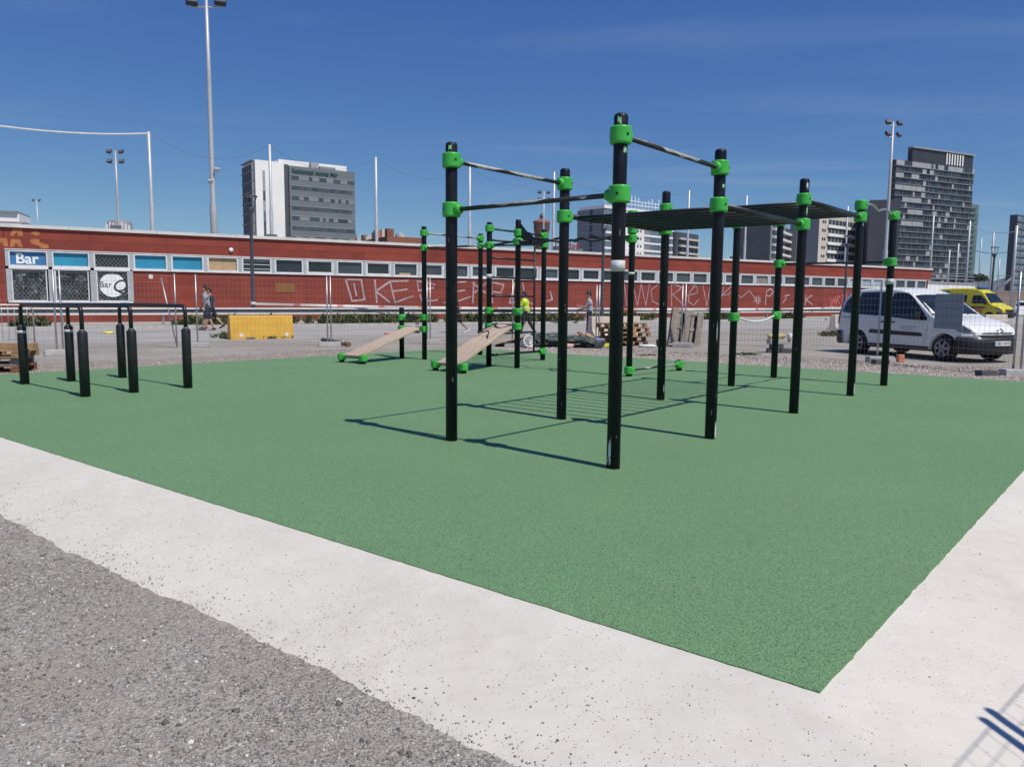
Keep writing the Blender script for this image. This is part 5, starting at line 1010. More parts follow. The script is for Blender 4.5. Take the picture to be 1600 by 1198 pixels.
def person(label, p, rz, H, legs, arms, top, bottom, shoe, lean=0.05, short=False, sleeve=True, cap=None, vest=None, head_turn=0.0):
    k = H / 1.75; t_ = thing('person', label, 'person', p, rz); t_.scale = (k, k, k)
    J = {}; hip = Vector((0, 0, 0.93)); ang0 = lean
    chest = hip + Vector((math.sin(ang0) * 0.42, 0, math.cos(ang0) * 0.42)); neck = hip + Vector((math.sin(ang0) * 0.56, 0, math.cos(ang0) * 0.56)); head = neck + Vector((0.03, 0, 0.16))
    low = 9; L = {}
    for s, (th, kn) in zip((1, -1), legs):
        h = hip + Vector((0, 0.09 * s, -0.02)); q = limb(h, th, 0.43); a = limb(q, th - kn, 0.43); L[s] = (h, q, a); low = min(low, a.z - 0.075)
    dz = Vector((0, 0, -low)); up = lambda v: Vector(v) + dz
    body = MB(); hipu, chu, nk, hd = up(hip), up(chest), up(neck), up(head)
    capsule(body, hipu + Vector((0, 0.06, 0)), hipu - Vector((0, 0.06, 0)), 0.105, 0.105); capsule(body, hipu, chu, 0.115, 0.13); capsule(body, chu + Vector((0, 0.09, 0)), chu - Vector((0, 0.09, 0)), 0.115, 0.115); capsule(body, nk + Vector((0, 0.12, -0.03)), nk - Vector((0, 0.12, 0.03)), 0.07, 0.07)
    capsule(body, nk, hd, 0.058, 0.055); capsule(body, hd + Vector((0.0, 0, -0.01)), hd + Vector((-0.015, 0, 0.075)), 0.082, 0.088); capsule(body, hd + Vector((0.045, 0, -0.06)), hd + Vector((0.05, 0, -0.02)), 0.045, 0.055)
    capsule(body, hd + Vector((0.085, 0, 0.01)), hd + Vector((0.105, 0, -0.015)), 0.012, 0.016)
    for s in (1, -1): capsule(body, hd + Vector((0, 0.085 * s, 0.02)), hd + Vector((-0.01, 0.09 * s, -0.02)), 0.018, 0.014)
    cl_top = MB(); cl_bot = MB(); sh = MB()
    for s in (1, -1):
        h, q, a = [up(v) for v in L[s]]; th, kn = legs[0 if s == 1 else 1]
        capsule(body, h, q, 0.085, 0.058); capsule(body, q, q.lerp(a, 0.3), 0.058, 0.060); capsule(body, q.lerp(a, 0.3), a, 0.060, 0.040)
        f = th - kn; toe = a + Vector((math.cos(f) * 0.19, 0, math.sin(f) * 0.19 * 0.8 - 0.05)); heel = a + Vector((-0.05, 0, -0.045)); capsule(sh, heel, toe, 0.045, 0.036); capsule(sh, a + Vector((0, 0, -0.02)), heel, 0.046, 0.042)
        capsule(cl_bot, h + Vector((0, 0, 0.06)), h.lerp(q, 0.95), 0.105, 0.085)
        if not short: capsule(cl_bot, q, q.lerp(a, 0.93), 0.083, 0.062)
    capsule(cl_bot, hipu + Vector((0, 0.06, 0.03)), hipu + Vector((0, -0.06, 0.03)), 0.122, 0.122)
    capsule(cl_top, hipu + Vector((0, 0.04, 0.03)), hipu + Vector((0, -0.04, 0.03)), 0.130, 0.130); capsule(cl_top, hipu + Vector((0, 0, 0.05)), chu, 0.128, 0.142); capsule(cl_top, chu + Vector((0, 0.1, 0)), chu - Vector((0, 0.1, 0)), 0.130, 0.130); capsule(cl_top, nk + Vector((0, 0.13, -0.05)), nk - Vector((0, 0.13, 0.05)), 0.078, 0.078)
    for s, (sa, ea) in zip((1, -1), arms):
        so = nk + Vector((0, 0.185 * s, -0.06)); el = limb(so, sa, 0.29, 0.12 * s); wr = limb(el, sa + ea, 0.25, 0.0); dr = (wr - el).normalized(); hn = wr + dr * 0.07
        capsule(body, so, el, 0.052, 0.040); capsule(body, el, wr, 0.041, 0.028); capsule(body, wr, hn, 0.026, 0.034)
        sid = dr.cross(Vector((0, 1, 0))).normalized()
        for j, (o_, fl) in enumerate(((-0.030, 0.075), (-0.010, 0.085), (0.010, 0.080), (0.030, 0.062))):
            b0 = hn + sid * o_; b1 = b0 + dr * fl * 0.6 - Vector((0, s * 0.012, 0)); b2_ = b1 + dr * fl * 0.4 - Vector((0, s * 0.022, 0)); capsule(body, b0, b1, 0.0105, 0.0098, 6); capsule(body, b1, b2_, 0.0098, 0.0085, 6)
        capsule(body, wr + dr * 0.02 + sid * -0.02, wr + dr * 0.07 + sid * -0.062, 0.013, 0.010, 6)
        capsule(cl_top, so, so.lerp(el, 0.8) if sleeve else so.lerp(el, 0.15), 0.068, 0.062)
    solid(body, 'body', 'skin', t_); solid(cl_top, 'shirt', top, t_, 0.016); solid(cl_bot, 'shorts' if short else 'trousers', bottom, t_, 0.016)
    solid(sh, 'shoes', shoe, t_, 0.012, 2)
    hr = MB(); capsule(hr, hd + Vector((-0.022, 0, 0.085)), hd + Vector((-0.035, 0, 0.03)), 0.092, 0.085); solid(hr, 'hair', 'hair', t_, 0.014)
    for s in (1, -1): MB().lathe([(0.004, -0.012), (0.012, -0.006), (0.012, 0.006), (0.004, 0.012)], 8).build('eye', 'hair', t_, hd + Vector((0.086, 0.032 * s, 0.022)))
    if cap:
        c = MB(); capsule(c, hd + Vector((-0.02, 0, 0.085)), hd + Vector((-0.02, 0, 0.07)), 0.100, 0.102); solid(c, 'cap', cap, t_, 0.014); b_ = MB().lathe([(0.10, 0), (0.10, 0.012)], 14).build('cap_brim', cap, t_, hd + Vector((0.075, 0, 0.075)))
    if vest:
        v = MB(); capsule(v, hipu + Vector((0, 0.05, 0.10)), hipu + Vector((0, -0.05, 0.10)), 0.145, 0.145); capsule(v, hipu + Vector((0, 0, 0.1)), chu, 0.142, 0.155); capsule(v, chu + Vector((0, 0.11, 0)), chu - Vector((0, 0.11, 0)), 0.142, 0.142); solid(v, 'vest', vest, t_, 0.016)
        MB().lathe([(0.165, 0), (0.168, 0.005), (0.168, 0.05), (0.165, 0.055)], 20).build('reflective_band', 'tape_grey', t_, hipu + Vector((0.01, 0, 0.14))).scale = (0.95, 1.22, 1)
    return t_
p = gr(325, 516, GZ)
person('person in a patterned short-sleeved shirt and navy shorts walking left behind the fence', (p.x, p.y, GZ), R(188), 1.80, ((0.18, 0.05), (-0.12, 0.25)), ((-0.10, 0.25), (0.15, 0.55)), 'shirt_pattern', 'cloth_navy', 'shoe_dark', 0.10, short=True)
p = gr(331, 513.5, GZ)
person('person in dark clothes and bare shins half hidden beside the walker in patterned shirt', (p.x, p.y, GZ), R(186), 1.74, ((0.30, 0.05), (-0.42, 0.30)), ((0.3, 0.5), (-0.3, 0.3)), 'cloth_navy', 'cloth_black', 'shoe_dark', 0.06, short=True)
p = gr(822, 522, GZ)
person('worker in a yellow high-visibility vest and dark trousers behind the wall ladder', (p.x, p.y, GZ), R(160), 1.68, ((0.30, 0.10), (-0.30, 0.25)), ((0.4, 0.7), (0.2, 0.6)), 'hivis', 'cloth_black', 'shoe_dark', 0.14, vest='hivis', cap='cloth_navy')
p = gr(714, 520, GZ)
person('runner in dark shorts half hidden behind the nearest left post', (p.x, p.y, GZ), R(180), 1.70, ((0.55, 0.75), (-0.40, 0.35)), ((-0.5, 1.4), (0.6, 1.4)), 'cloth_black', 'cloth_black', 'shoe_white', 0.18, short=True)
p = gr(926, 525, GZ)
person('person in a dark cap and light grey top behind the pallet stack', (2.95, 29.6, GZ), R(175), 1.66, ((0.10, 0.02), (-0.05, 0.05)), ((0.5, 1.2), (0.3, 1.0)), 'cloth_grey', 'cloth_navy', 'shoe_dark', 0.04, sleeve=False, cap='cloth_navy')

# ------------------------------------------------------------------ masts and net posts
def floodlight(par, x, y, z, rz, tilt=-0.5, s=1.0):
    f = link('floodlight', bevel_mesh(MB().box((0, 0, 0), (0.62 * s, 0.30 * s, 0.5 * s)).mesh('floodlight', 'flood_dark'), 0.05, 1), None, par, (x, y, z), (tilt, 0, rz))
    MB().box((0, -0.155 * s, 0), (0.54 * s, 0.02, 0.42 * s)).build('lens', 'flood_glass', f); return f
def mast(px, top, Y, H, label, arms=2, s=1.0, rz=0.0):
    b = at(px, top, Y); t_ = thing('floodlight_mast', label, 'mast', (b.x, Y, GZ), rz, 'floodlight masts'); h = b.z
    MB().lathe([(0.30, 0), (0.27, h * 0.33), (0.20, h * 0.34), (0.17, h * 0.7), (0.10, h)], 12).build('mast_pole', 'pole_grey', t_)
    for k in range(arms):
        z = h - 0.5 * s - k * 1.5 * s; MB().tube([(-1.05 * s, 0, z), (1.05 * s, 0, z)], 0.05 * s, 6).build('cross_arm', 'pole_grey', t_)
        for x in (-0.95, 0.95): floodlight(t_, x * s, -0.1, z + 0.38 * s, random.uniform(-0.5, 0.5), -0.55, s * 1.25)
    return t_, h
t_, h = mast(321, -38, 62, 25, 'tall grey floodlight mast rising out of the top of the view', 2, 1.15)
for k, z in ((0.0, 9.9), (0.25, 9.0)): link('small_floodlight', bevel_mesh(MB().box((0, 0, 0), (0.4, 0.28, 0.28)).mesh('lamp', 'frame_grey'), 0.03, 1), None, t_, (0.45 if k == 0 else -0.1, -0.15, z + 1.4), (0.4, 0, 0.4))
mast(180, 235, 118, 23, 'thin floodlight mast with four lamps left of the tall mast', 2, 0.95)
mast(850, 299, 150, 22, 'distant floodlight mast above the brick water tower', 2, 0.9)
mast(1396, 190, 90, 22, 'floodlight mast in front of the tall dark tower', 2, 0.85, 0.35)
mast(57, 312, 170, 22, 'small distant lamp mast at the far left', 1, 0.7)
NP = {}
for px, top, l in ((232, 205, 'first tall net post from the left'), (421, 225, 'tall net post before the white end of the grey slab building'), (587, 245, 'tall net post before the low brick block'), (734, 258, 'tall net post right of the nearest left exercise post'), (866, 268, 'tall net post right of the brick water tower'), (1077, 297, 'tall net post above the overhead ladder'), (1167, 305, 'tall net post before the dark slab building'), (1325, 322, 'tall net post before the cream apartment block'), (1459, 337, 'tall net post at the right end of the red building')):
    hz = 466 + 0.0081 * (px - 800) + (468 - 466); Y = 10.6 * FPX / (hz - top); b = at(px, top, Y)
    t_ = thing('net_post', l, 'post', (b.x, Y, GZ), 0, 'grey posts of the ball-stop net'); MB().lathe([(0.13, 0), (0.13, b.z * 0.62), (0.10, b.z * 0.63), (0.10, b.z - 0.02), (0.05, b.z)], 10).build('pole', 'pole_grey', t_); NP[px] = b
for px, top, Y, l in ((1516, 345, 97, 'grey net post left of the yellow ambulance'), (1553, 362, 112, 'grey net post between lamp and right edge'), (1589, 352, 70, 'grey net post near the right edge of the view'), (1498, 380, 130, 'thin grey post above the low white wall'), (1484, 390, 130, 'thin grey post right of the red building'), (1534, 372, 150, 'thin grey post behind the ambulance'), (1562, 405, 150, 'short grey post before the hills')):
    b = at(px, top, Y); t_ = thing('net_post', l, 'post', (b.x, Y, GZ), 0, 'grey posts beyond the red building'); MB().lathe([(0.13, 0), (0.12, b.z - 0.02), (0.05, b.z)], 10).build('pole', 'pole_grey', t_); NP[px] = b
tag(MB().tube([at(1540, 468, 72), at(1584, 432, 70)], 0.13, 8).build('raking_strut', 'pole_grey'), 'grey strut raking up to the net post near the right edge', 'strut')
def rope(name, a, b, sag, r_, mat, label, cat): return tag(MB().tube([a.lerp(b, i / 16) - Vector((0, 0, sag * 4 * (i / 16) * (1 - i / 16))) for i in range(17)], r_, 6).build(name, mat), label, cat)
rope('net_rope', Vector((-38, 40, 12.6)), NP[232] - Vector((0, 0, 0.15)), 1.0, 0.06, 'rope', 'thick pale rope sagging to the first net post at the left', 'rope')
ks = [232, 421, 587, 734, 866, 1077, 1167]
for i in range(len(ks) - 1): rope('net_rope', NP[ks[i]] - Vector((0, 0, 0.1)), NP[ks[i + 1]] - Vector((0, 0, 0.1)), 1.2, 0.008, 'cable_dark', 'thin dark rope of the ball-stop net, span %s from the left' % ('first second third fourth fifth sixth'.split()[i]), 'rope')
for z in (0.4, 3.2): rope('net_rope', NP[1516] - Vector((0, 0, z)), NP[1589] + Vector((0, 0, -0.3 - z * 0.6)), 0.5, 0.03, 'rope' if z < 1 else 'cable_dark', ('upper' if z < 1 else 'lower') + ' rope between the net posts at the right', 'rope')

# ------------------------------------------------------------------ the town behind
def corner_block(name, label, pl, pc, pr, top, Y, th, cat='building'):
    C = at(pc, top, Y); u_ = Vector((-math.cos(th), math.sin(th), 0)); v_ = Vector((math.sin(th), math.cos(th), 0))
    def reach(px, d_): m_ = at(px, 470, 1.0).x; return (m_ * C.y - C.x) / (d_.x - m_ * d_.y)
    t_ = thing(name, label, cat, (C.x, C.y, GZ), math.atan2(v_.y, v_.x)); return t_, reach(pr, v_), max(3.0, reach(pl, u_)), C.z
def fr(t_, name, mat, face, a0, a1, z0, z1, d_=0.15):
    return bx(name, mat, t_, a0, a1, -d_, 0.02, z0, z1) if face == 'r' else bx(name, mat, t_, -d_, 0.02, a0, a1, z0, z1)
def joined(t_, name, mat, face, rects, d_):
    mb = MB()
    for a0, a1, z0, z1 in rects:
        if face == 'r': mb.b2(a0, a1, -d_, 0.02, z0, z1)
        else: mb.b2(-d_, 0.02, a0, a1, z0, z1)
    return tag(mb.build(name, mat, t_), kind='stuff')
# grey slab building with white end
t_, Lr, Ll, H = corner_block('slab_building', 'grey slab building with white end tower and rooftop sign', 387, 398, 557, 248, 235, R(55.6))
xw, xg = Lr * 0.275, Lr * 0.325
bx('white_tower', 'white_far', t_, 0, xw, 0, Ll, 0, H - 0.2); bx('dark_recess', 'grey_dark', t_, xw, xg, 0.6, Ll, 0, H - 0.6); bx('slab', 'grey_clad', t_, xg, Lr, 0, Ll, 0, H - 0.9); bx('lattice_core', 'grey_dark', t_, -0.4, 0, 0.3, Ll, 0, H - 1.4)
for k in range(14): fr(t_, 'lattice_floor', 'grey_mid', 'l', 0.3, Ll, 2 + k * 3.05, 2.35 + k * 3.05, 0.9)
joined(t_, 'lattice_posts', 'grey_mid', 'l', [(0.3 + Ll * k / 7, 0.5 + Ll * k / 7, 0, H - 1.4) for k in range(7)], 0.95)
for k in range(11):
    z = H - 3.8 - k * 3.05
    rects = []; x = xg + 0.7
    while x < Lr - 1.5: w_ = random.choice([0.9, 1.4, 2.2, 3.1]); rects.append((x, min(x + w_, Lr - 0.3), z - 1.15, z)); x += w_ + 0.12
    joined(t_, 'window_strip', 'glass_far', 'r', rects[::2], 0.05); joined(t_, 'window_strip', 'grey_dark' if k % 2 else 'grey_mid', 'r', rects[1::2], 0.06)
    fr(t_, 'floor_line', 'grey_pale', 'r', xg + 0.1, Lr, z + 0.02, z + 0.16, 0.12)
for k in range(12): fr(t_, 'stair_window', random.choice(['glass_blue', 'glass_far', 'grey_pale']), 'r', xw * 0.25, xw * 0.335, H - 6.1 - k * 3.0, H - 3.2 - k * 3.0, 0.06)
bx('roof_house', 'white_far', t_, xw * 0.9, Lr * 0.94, 2.0, Ll - 1, H - 0.9, H + 1.0); bx('roof_unit', 'grey_pale', t_, Lr * 0.55, Lr * 0.63, 0.5, 3, H - 0.9, H + 0.9); bx('roof_unit', 'grey_mid', t_, Lr * 0.64, Lr * 0.80, 0.3, 2, H - 0.9, H - 0.1)
bx('ledge', 'grey_mid', t_, 0.2, xw, -0.9, 0, H - 31.5, H - 31.0); bx('podium_band', 'grey_mid', t_, 0.3, xw - 0.2, -0.06, 0.02, H - 35, H - 32)
link('rooftop_sign', text_mesh('Residencial Atenea Mar', 1.55, 0.1, 'teal_letter', bold=0.03), None, t_, (xg + 0.8, -0.25, H - 2.75), (R(90), 0, 0))
# low brick block
t_, Lr, Ll, H = corner_block('brick_block', 'low brick block with cluttered roof behind the red building', 540, 605, 660, 369, 250, R(60))
bx('wall', 'brick_far', t_, 0, Lr, 0, Ll, 0, H); fr(t_, 'window_band', 'glass_blue', 'r', Lr * 0.3, Lr * 0.95, H - 3.6, H - 2.0, 0.1); fr(t_, 'window_band', 'grey_dark', 'l', 0.5, Ll * 0.98, H - 3.4, H - 1.0, 0.1)
for k in range(14): x = random.uniform(0, Lr * 0.6); y = random.uniform(0, Ll * 0.9); w_ = random.uniform(0.7, 2.4); h_ = random.uniform(0.8, 3.6 if y > 4 else 2.0); bx('chimney', random.choice(['terracotta', 'cream_far', 'brick_far', 'grey_pale']), t_, x, x + w_, y, y + w_, H - 0.05, H + h_)
# brick water tower
c = at(846.5, 346, 260); t_ = thing('water_tower', 'round brick water tower above the roof line', 'tower', (c.x, 260, GZ)); H = c.z
MB().lathe([(2.3, 0), (2.35, H - 3.8), (2.6, H - 3.2), (2.65, H - 0.9), (2.85, H - 0.7), (2.85, H), (2.4, H + 0.2), (1.5, H + 0.6), (0.7, H + 0.9)], 20).build('shaft', 'brick_tower', t_)
MB().lathe([(0.7, H + 0.8), (0.7, H + 1.8), (0.5, H + 2.3), (0.1, H + 2.7)], 12).build('lantern', 'grey_dark', t_)
for k in range(8): a = -2.8 + k * 0.32; bx('slit', 'grey_dark', t_, 2.62 * math.cos(a) - 0.18, 2.62 * math.cos(a) + 0.18, 2.62 * math.sin(a) - 0.12, 2.62 * math.sin(a) + 0.12, H - 2.9, H - 1.2)
# roof with red letters
c = at(868, 388, 200); t_ = thing('roof_sign_building', 'low far building with red rooftop letters', 'building', (c.x, 200, GZ)); bx('wall', 'grey_mid', t_, -1, 7, 0, 6, 0, c.z - 0.1)
link('rooftop_letters', text_mesh('Unidad', 2.2, 0.1, 'red_letter', bold=0.05), None, t_, (-0.2, 0, c.z), (R(90), 0, 0))
# white glazed block
t_, Lr, Ll, H = corner_block('glazed_block', 'white glazed apartment block with rooftop cage behind the frame', 900, 944, 1048, 320, 300, R(48))
bx('core', 'grey_mid', t_, 0, Lr, 0, Ll, 0, H - 1.2); bx('parapet', 'white_far', t_, -0.3, Lr, -0.4, Ll * 0.9, H - 1.2, H)
for k in range(14):
    z = H - 4.0 - k * 3.0
    if z < 5: break
    fr(t_, 'floor_line', 'grey_pale', 'l', 0, Ll, z - 0.15, z + 0.15, 0.2); joined(t_, 'window_strip', 'glass_far', 'l', [(Ll * a, Ll * (a + 0.07), z + 0.2, z + 2.7) for a in (0.42, 0.46)], 0.1)
    fr(t_, 'spandrel', 'white_far', 'r', 0, Lr, z - 0.55, z + 0.25, 0.25)
    joined(t_, 'window_strip', 'glass_blue', 'r', [(Lr * a, Lr * a + Lr * 0.055, z + 0.3, z + 2.4) for a in (0.02, 0.085, 0.15, 0.21, 0.66, 0.72, 0.78, 0.85, 0.92)], 0.15)
    fr(t_, 'wall_bay', 'white_far', 'r', Lr * 0.28, Lr * 0.56, z + 0.25, z + 2.45, 0.2); joined(t_, 'slot_window', 'grey_dark', 'r', [(Lr * a, Lr * (a + 0.02), z + 0.9, z + 1.9) for a in (0.34, 0.38, 0.46, 0.50)], 0.24)
for k in range(16): x = Lr * (0.05 + 0.8 * k / 16); MB().tube([(x, 1, H), (x, 1, H + random.uniform(2.5, 5.5))], 0.12, 5).build('roof_cage_bar', 'white_far', t_)
for z in (1.6, 3.0): bx('roof_cage_rail', 'white_far', t_, Lr * 0.03, Lr * 0.86, 0.9, 1.1, H + z, H + z + 0.25)
# dark balcony slabs
def balcony_block(pl, pc, pr, top, Y, th, label, side, front, rails, n_):
    t_, Lr, Ll, H = corner_block('apartment_block', label, pl, pc, pr, top, Y, th); bx('core', front, t_, 0.05, Lr, 0.05, Ll, 0, H); fr(t_, 'gable', side, 'l', 0, Ll, 0, H, 0.1)
    for k in range(n_):
        z = H - 2.9 - k * 3.0
        if z < 3: break
        bx('balcony', rails, t_, Lr * 0.06, Lr * 0.97, -1.2, 0.04, z - 0.25, z + 0.55); joined(t_, 'window_strip', 'glass_far', 'r', [(Lr * a, Lr * (a + 0.11), z + 0.56, z + 2.3) for a in (0.08, 0.24, 0.40, 0.58, 0.75)], 0.08)
    return t_, Lr, Ll, H
balcony_block(1052, 1058, 1088, 362, 330, R(40), 'dark far apartment block with balconies behind the ladder', 'grey_mid', 'grey_dark', 'cream_far', 12)
balcony_block(1150, 1205, 1238, 345, 300, R(30), 'dark slab building with balconies left of the cream block', 'grey_dark', 'grey_mid', 'white_far', 12)
balcony_block(1232, 1246, 1262, 350, 330, R(45), 'narrow bluish apartment block left of the cream block', 'grey_mid', 'grey_mid', 'grey_pale', 12)
t_, Lr, Ll, H = corner_block('apartment_block', 'cream apartment block with long window rows and grey gable', 1252, 1281, 1342, 334, 280, R(50))
bx('core', 'cream_far', t_, 0.05, Lr, 0.05, Ll, 0, H); fr(t_, 'gable', 'grey_mid', 'l', 0, Ll, 0, H - 0.5, 0.1)
for k in range(12):
    z = H - 3.9 - k * 3.05
    if z < 3: break
    fr(t_, 'spandrel', 'white_far', 'r', Lr * 0.18, Lr, z - 0.55, z + 0.5, 0.5); joined(t_, 'window_strip', 'glass_far', 'r', [(Lr * a, Lr * (a + 0.062), z + 0.5, z + 2.4) for a in [0.2 + 0.08 * q for q in range(10)]], 0.1); joined(t_, 'window_pair', 'glass_far', 'r', [(Lr * 0.07, Lr * 0.10, z + 0.9, z + 1.8), (Lr * 0.115, Lr * 0.145, z + 0.9, z + 1.8)], 0.05)
t_, Lr, Ll, H = corner_block('apartment_block', 'dark grey block with pale patch beside the tall tower', 1336, 1385, 1398, 333, 320, R(20))
bx('core', 'grey_dark', t_, 0.05, Lr, 0.05, Ll, 0, H); fr(t_, 'gable', 'grey_mid', 'l', 0, Ll, 0, H, 0.1)
for k in range(14): a = random.uniform(0.05, 0.4) * Ll; z = H - random.uniform(2, 14); fr(t_, 'balcony', random.choice(['grey_pale', 'panel_pale', 'grey_dark']), 'l', a, a + random.uniform(1.5, 4), z - 1.8, z, random.uniform(0.15, 0.6))
for k in range(16): a = random.uniform(0.45, 0.92) * Ll; z = H - random.uniform(2, 34); fr(t_, 'window', 'grey_dark', 'l', a, a + 1.6, z - 1.4, z, 0.14)
# wooded hill shoulder behind it
# tall tower
t_, Lr, Ll, H = corner_block('tower_block', 'tall dark tower of stacked glass and pale panels', 1390, 1400, 1507, 249, 410, R(64))
bx('core', 'tower_crown', t_, 0.3, Lr - 0.3, 0.3, Ll, 0, H); bx('crown', 'tower_crown', t_, Lr * 0.2, Lr * 0.985, 0.2, Ll, H, H + 7.0); bx('crown_slab', 'grey_pale', t_, Lr * 0.19, Lr, -0.6, Ll, H + 7.0, H + 7.7)
for k in range(7): fr(t_, 'crown_fin', 'white_far', 'r', Lr * (0.62 + 0.035 * k), Lr * (0.635 + 0.035 * k), H + 0.6, H + 6.4, 0.3)
for k in range(26):
    z = H - 3.05 * k; x = 0.0
    if z < 6: break
    jog = random.uniform(-0.8, 0.8); fr(t_, 'floor_slab', 'tower_slab', 'r', -0.3, Lr + random.uniform(-0.6, 0.9), z - 3.05, z - 2.75, 0.9); fr(t_, 'floor_slab', 'grey_mid', 'l', 0, Ll, z - 3.05, z - 2.75, 0.5)
    pale = []; glass = []
    left_runs = k % 2 == 0
    while x < Lr - 1:
        w_ = random.choice([1.6, 1.6, 2.4, 3.4]) if not (left_runs and x < Lr * 0.3 and k < 12) else random.choice([4.5, 6.0])
        w_ = min(w_, Lr - x)
        pr_ = 0.75 if (left_runs and x < Lr * 0.33 and k < 12) else (0.5 if k == 0 else 0.11)
        if random.random() < pr_: fr(t_, 'facade_panel', 'tower_panel', 'r', x + 0.1, x + w_ - 0.12, z - 2.74, z - 0.25, 0.55)
        else: fr(t_, 'glass_panel', random.choice(['tower_glass', 'tower_glass', 'tower_crown', 'grey_dark', 'glass_far']), 'r', x + 0.06, x + w_ - 0.06, z - 2.74, z - 0.02, random.uniform(0.1, 0.35))
        if random.random() < 0.4: fr(t_, 'facade_fin', 'tower_slab', 'r', x - 0.05, x + 0.12, z - 2.74, z - 0.02, 0.5)
        x += w_
# glass tower with ledges
t_, Lr, Ll, H = corner_block('glass_tower', 'slender green glass tower right of the tall dark tower', 1497, 1502, 1519, 317, 450, R(60))
bx('core', 'glass_green', t_, 0, Lr, 0, Ll, 0, H)
for k in range(18): fr(t_, 'ledge', 'grey_dark', 'r', -0.2, Lr * 0.8, H - 3 - k * 3.1, H - 2.2 - k * 3.1, 0.8)
t_, Lr, Ll, H = corner_block('tower_block', 'dark blue tower cut by the right edge of the view', 1587, 1590, 1640, 335, 350, R(55))
bx('core', 'grey_dark', t_, 0, Lr, 0, Ll, 0, H)
for k in range(12): fr(t_, 'floor_slab', 'grey_mid', 'r', 0, Lr, H - 3 - k * 3.1, H - 2.6 - k * 3.1, 0.3); joined(t_, 'window_strip', 'glass_blue', 'r', [(Lr * q / 8 + 0.4, Lr * (q + 1) / 8 - 0.4, H - 2.3 - k * 3.1, H - 0.8 - k * 3.1) for q in range(8)], 0.1)
# left edge: stepped white building and round crown
t_, Lr, Ll, H = corner_block('terrace_building', 'stepped white building at the far left edge', -40, -30, 46, 326, 300, R(70))
bx('lower_tier', 'grey_pale', t_, 0, Lr, 0, 20, 0, H - 4.4); bx('upper_tier', 'white_far', t_, 0, Lr * 0.86, 1, 20, H - 4.4, H - 1.2); bx('roof_slab', 'grey_mid', t_, 0, Lr * 0.84, 0, 20, H - 1.2, H - 0.4); bx('window_band', 'grey_dark', t_, 0, Lr * 0.98, -0.1, 0.1, H - 6.4, H - 5.0); bx('panel', 'white_far', t_, Lr * 0.3, Lr * 0.93, -0.2, 0.12, H - 8.0, H - 5.2)
c = at(187, 345, 300); t_ = thing('round_building', 'small round building with pale fins on the skyline at left', 'building', (c.x, 300, GZ)); MB().lathe([(4.4, 0), (4.4, c.z - 0.8), (3.6, c.z), (1.0, c.z + 0.4)], 22).build('drum', 'grey_mid', t_)
for k in range(9): a = -2.9 + k * 0.32; bx('fin', 'white_far', t_, 4.5 * math.cos(a) - 0.25, 4.5 * math.cos(a) + 0.25, 4.5 * math.sin(a) - 0.3, 4.5 * math.sin(a) + 0.3, c.z - 4, c.z - 0.8 - (k % 3) * 0.5)
# low white wall and earth bank beyond the red building
a = at(1452, 470, 84); b = at(1522, 470, 92); d_ = b - a
t_ = thing('boundary_wall', 'low white wall beyond the right end of the red building', 'wall', (a.x, a.y, GZ), math.atan2(d_.y, d_.x)); bx('wall', 'white_far', t_, -3, d_.length, 0, 0.3, 0, 3.5); bx('coping', 'grey_pale', t_, -3.1, d_.length + 0.1, -0.1, 0.4, 3.5, 3.65); bx('rail', 'galv', t_, -3, d_.length, 0.1, 0.18, 4.0, 4.1); bx('rail', 'galv', t_, -3, d_.length, 0.1, 0.18, 4.35, 4.45)
mb = MB(); a = at(1500, 470, 150); n_ = 30; vs = []
for i in range(n_ + 1):
    x = a.x + i * 4.0; h_ = 3.9 + 0.5 * vnoise(i * 0.35, 1.0, 2.0); vs += [(x, 146 + 0.2 * i, GZ - 0.1), (x, 151 + 0.2 * i, h_), (x, 158 + 0.2 * i, h_ * 0.9), (x, 165 + 0.2 * i, GZ - 0.1)]
mb.add(vs, [(4 * i + j, 4 * i + 4 + j, 4 * i + 5 + j, 4 * i + 1 + j) for i in range(n_) for j in range(3)], True); tag(mb.build('earth_bank', 'dirt_bank'), 'brown earth bank behind the ambulance', None, None, 'structure')
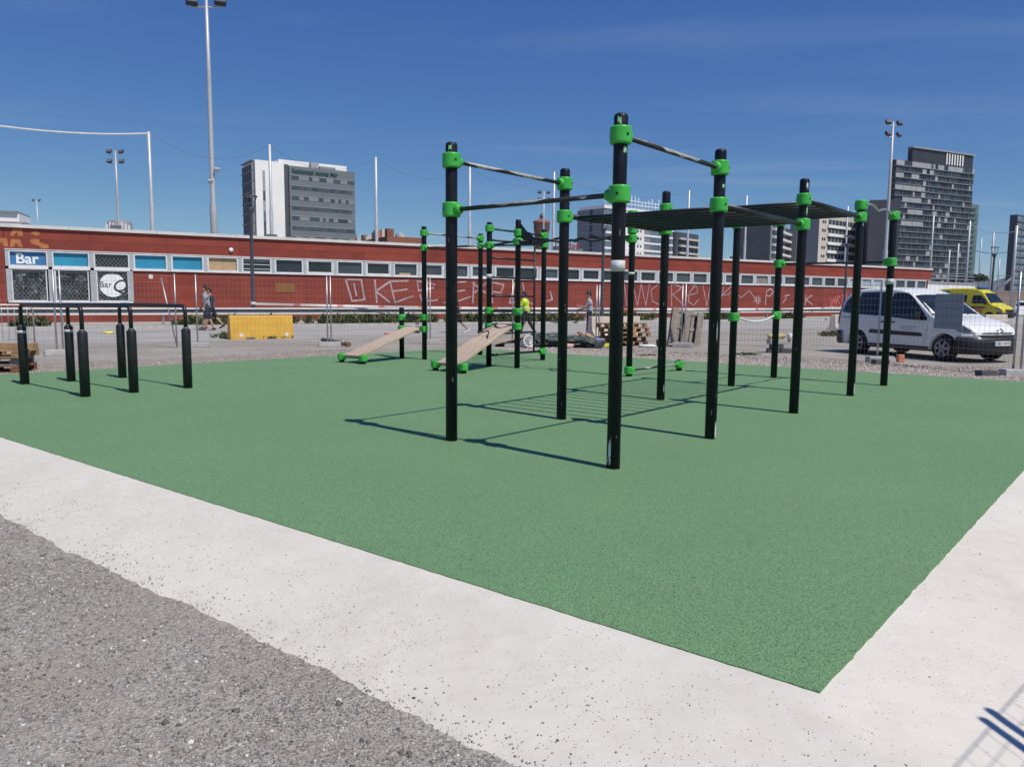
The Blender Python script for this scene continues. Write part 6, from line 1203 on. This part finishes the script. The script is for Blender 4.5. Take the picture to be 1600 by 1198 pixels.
# bushes on the bank
def bush(px, py, Y, w_, h_, label):
    c = at(px, py, Y); V = []; F = []
    for _ in range(700):
        a = random.uniform(0, 6.28); e = math.acos(random.uniform(-0.2, 1)); r_ = random.uniform(0.6, 1.0); p_ = Vector((c.x + math.cos(a) * math.sin(e) * w_ * r_, Y + math.sin(a) * math.sin(e) * w_ * 0.6 * r_, c.z + (math.cos(e) * r_) * h_)); q = [Vector((random.uniform(-1, 1), random.uniform(-1, 1), random.uniform(-1, 1))) * 0.3 for _ in range(3)]; i = len(V); V += [tuple(p_ + z) for z in q]; F.append((i, i + 1, i + 2))
    t_ = thing('bush', label, 'bush', (c.x, Y, c.z - 1.0)); o = link('crown', fast_mesh('crown', np.array(V) - np.array([c.x, Y, c.z - 1.0]), np.array(F), 'far_tree'), None, t_); MB().tube([(0, 0, -0.6), (0.1, 0, 0.8)], [0.12, 0.07], 6).build('trunk', 'dirt_bank', t_)
bush(1529, 437, 150, 1.9, 1.0, 'dark bush on the earth bank left of the far lamp'); bush(1503, 438, 155, 2.0, 0.9, 'dark bush at the foot of the green glass tower')
# hills
mb = MB(); vs = []; n_ = 80
for i in range(n_ + 1):
    px = 1300 + i * 6; c = at(px, 470, 4200); hpx = 36 + 14 * vnoise(i * 0.12, 0.5, 1.0) + (8 if i > 45 else 0); z = CAMH + hpx / FPX * 4200; vs += [(c.x, 4000, -5), (c.x, 4200, z * 0.75), (c.x, 4400, z), (c.x, 5200, -5)]
mb.add(vs, [(4 * i + j, 4 * i + 4 + j, 4 * i + 5 + j, 4 * i + 1 + j) for i in range(n_) for j in range(3)], True); tag(mb.build('hills', 'hill'), 'hazy hills on the horizon at right', None, None, 'structure')
# ------------------------------------------------------------------ thin summer haze
HZ = bpy.data.materials.new('haze_air'); HZ.use_nodes = True; MATS['haze_air'] = HZ; t = HZ.node_tree; t.nodes.clear()
oo_ = t.nodes.new('ShaderNodeOutputMaterial'); pv = t.nodes.new('ShaderNodeVolumePrincipled'); t.links.new(pv.outputs[0], oo_.inputs['Volume'])
pv.inputs['Color'].default_value = (0.85, 0.91, 1.0, 1); pv.inputs['Density'].default_value = 0.000025; pv.inputs['Anisotropy'].default_value = 0.2
tag(MB().b2(-6100, 6100, -3100, 6100, -6, 330).build('haze', 'haze_air'), 'thin blue haze over the far town', None, None, 'stuff')
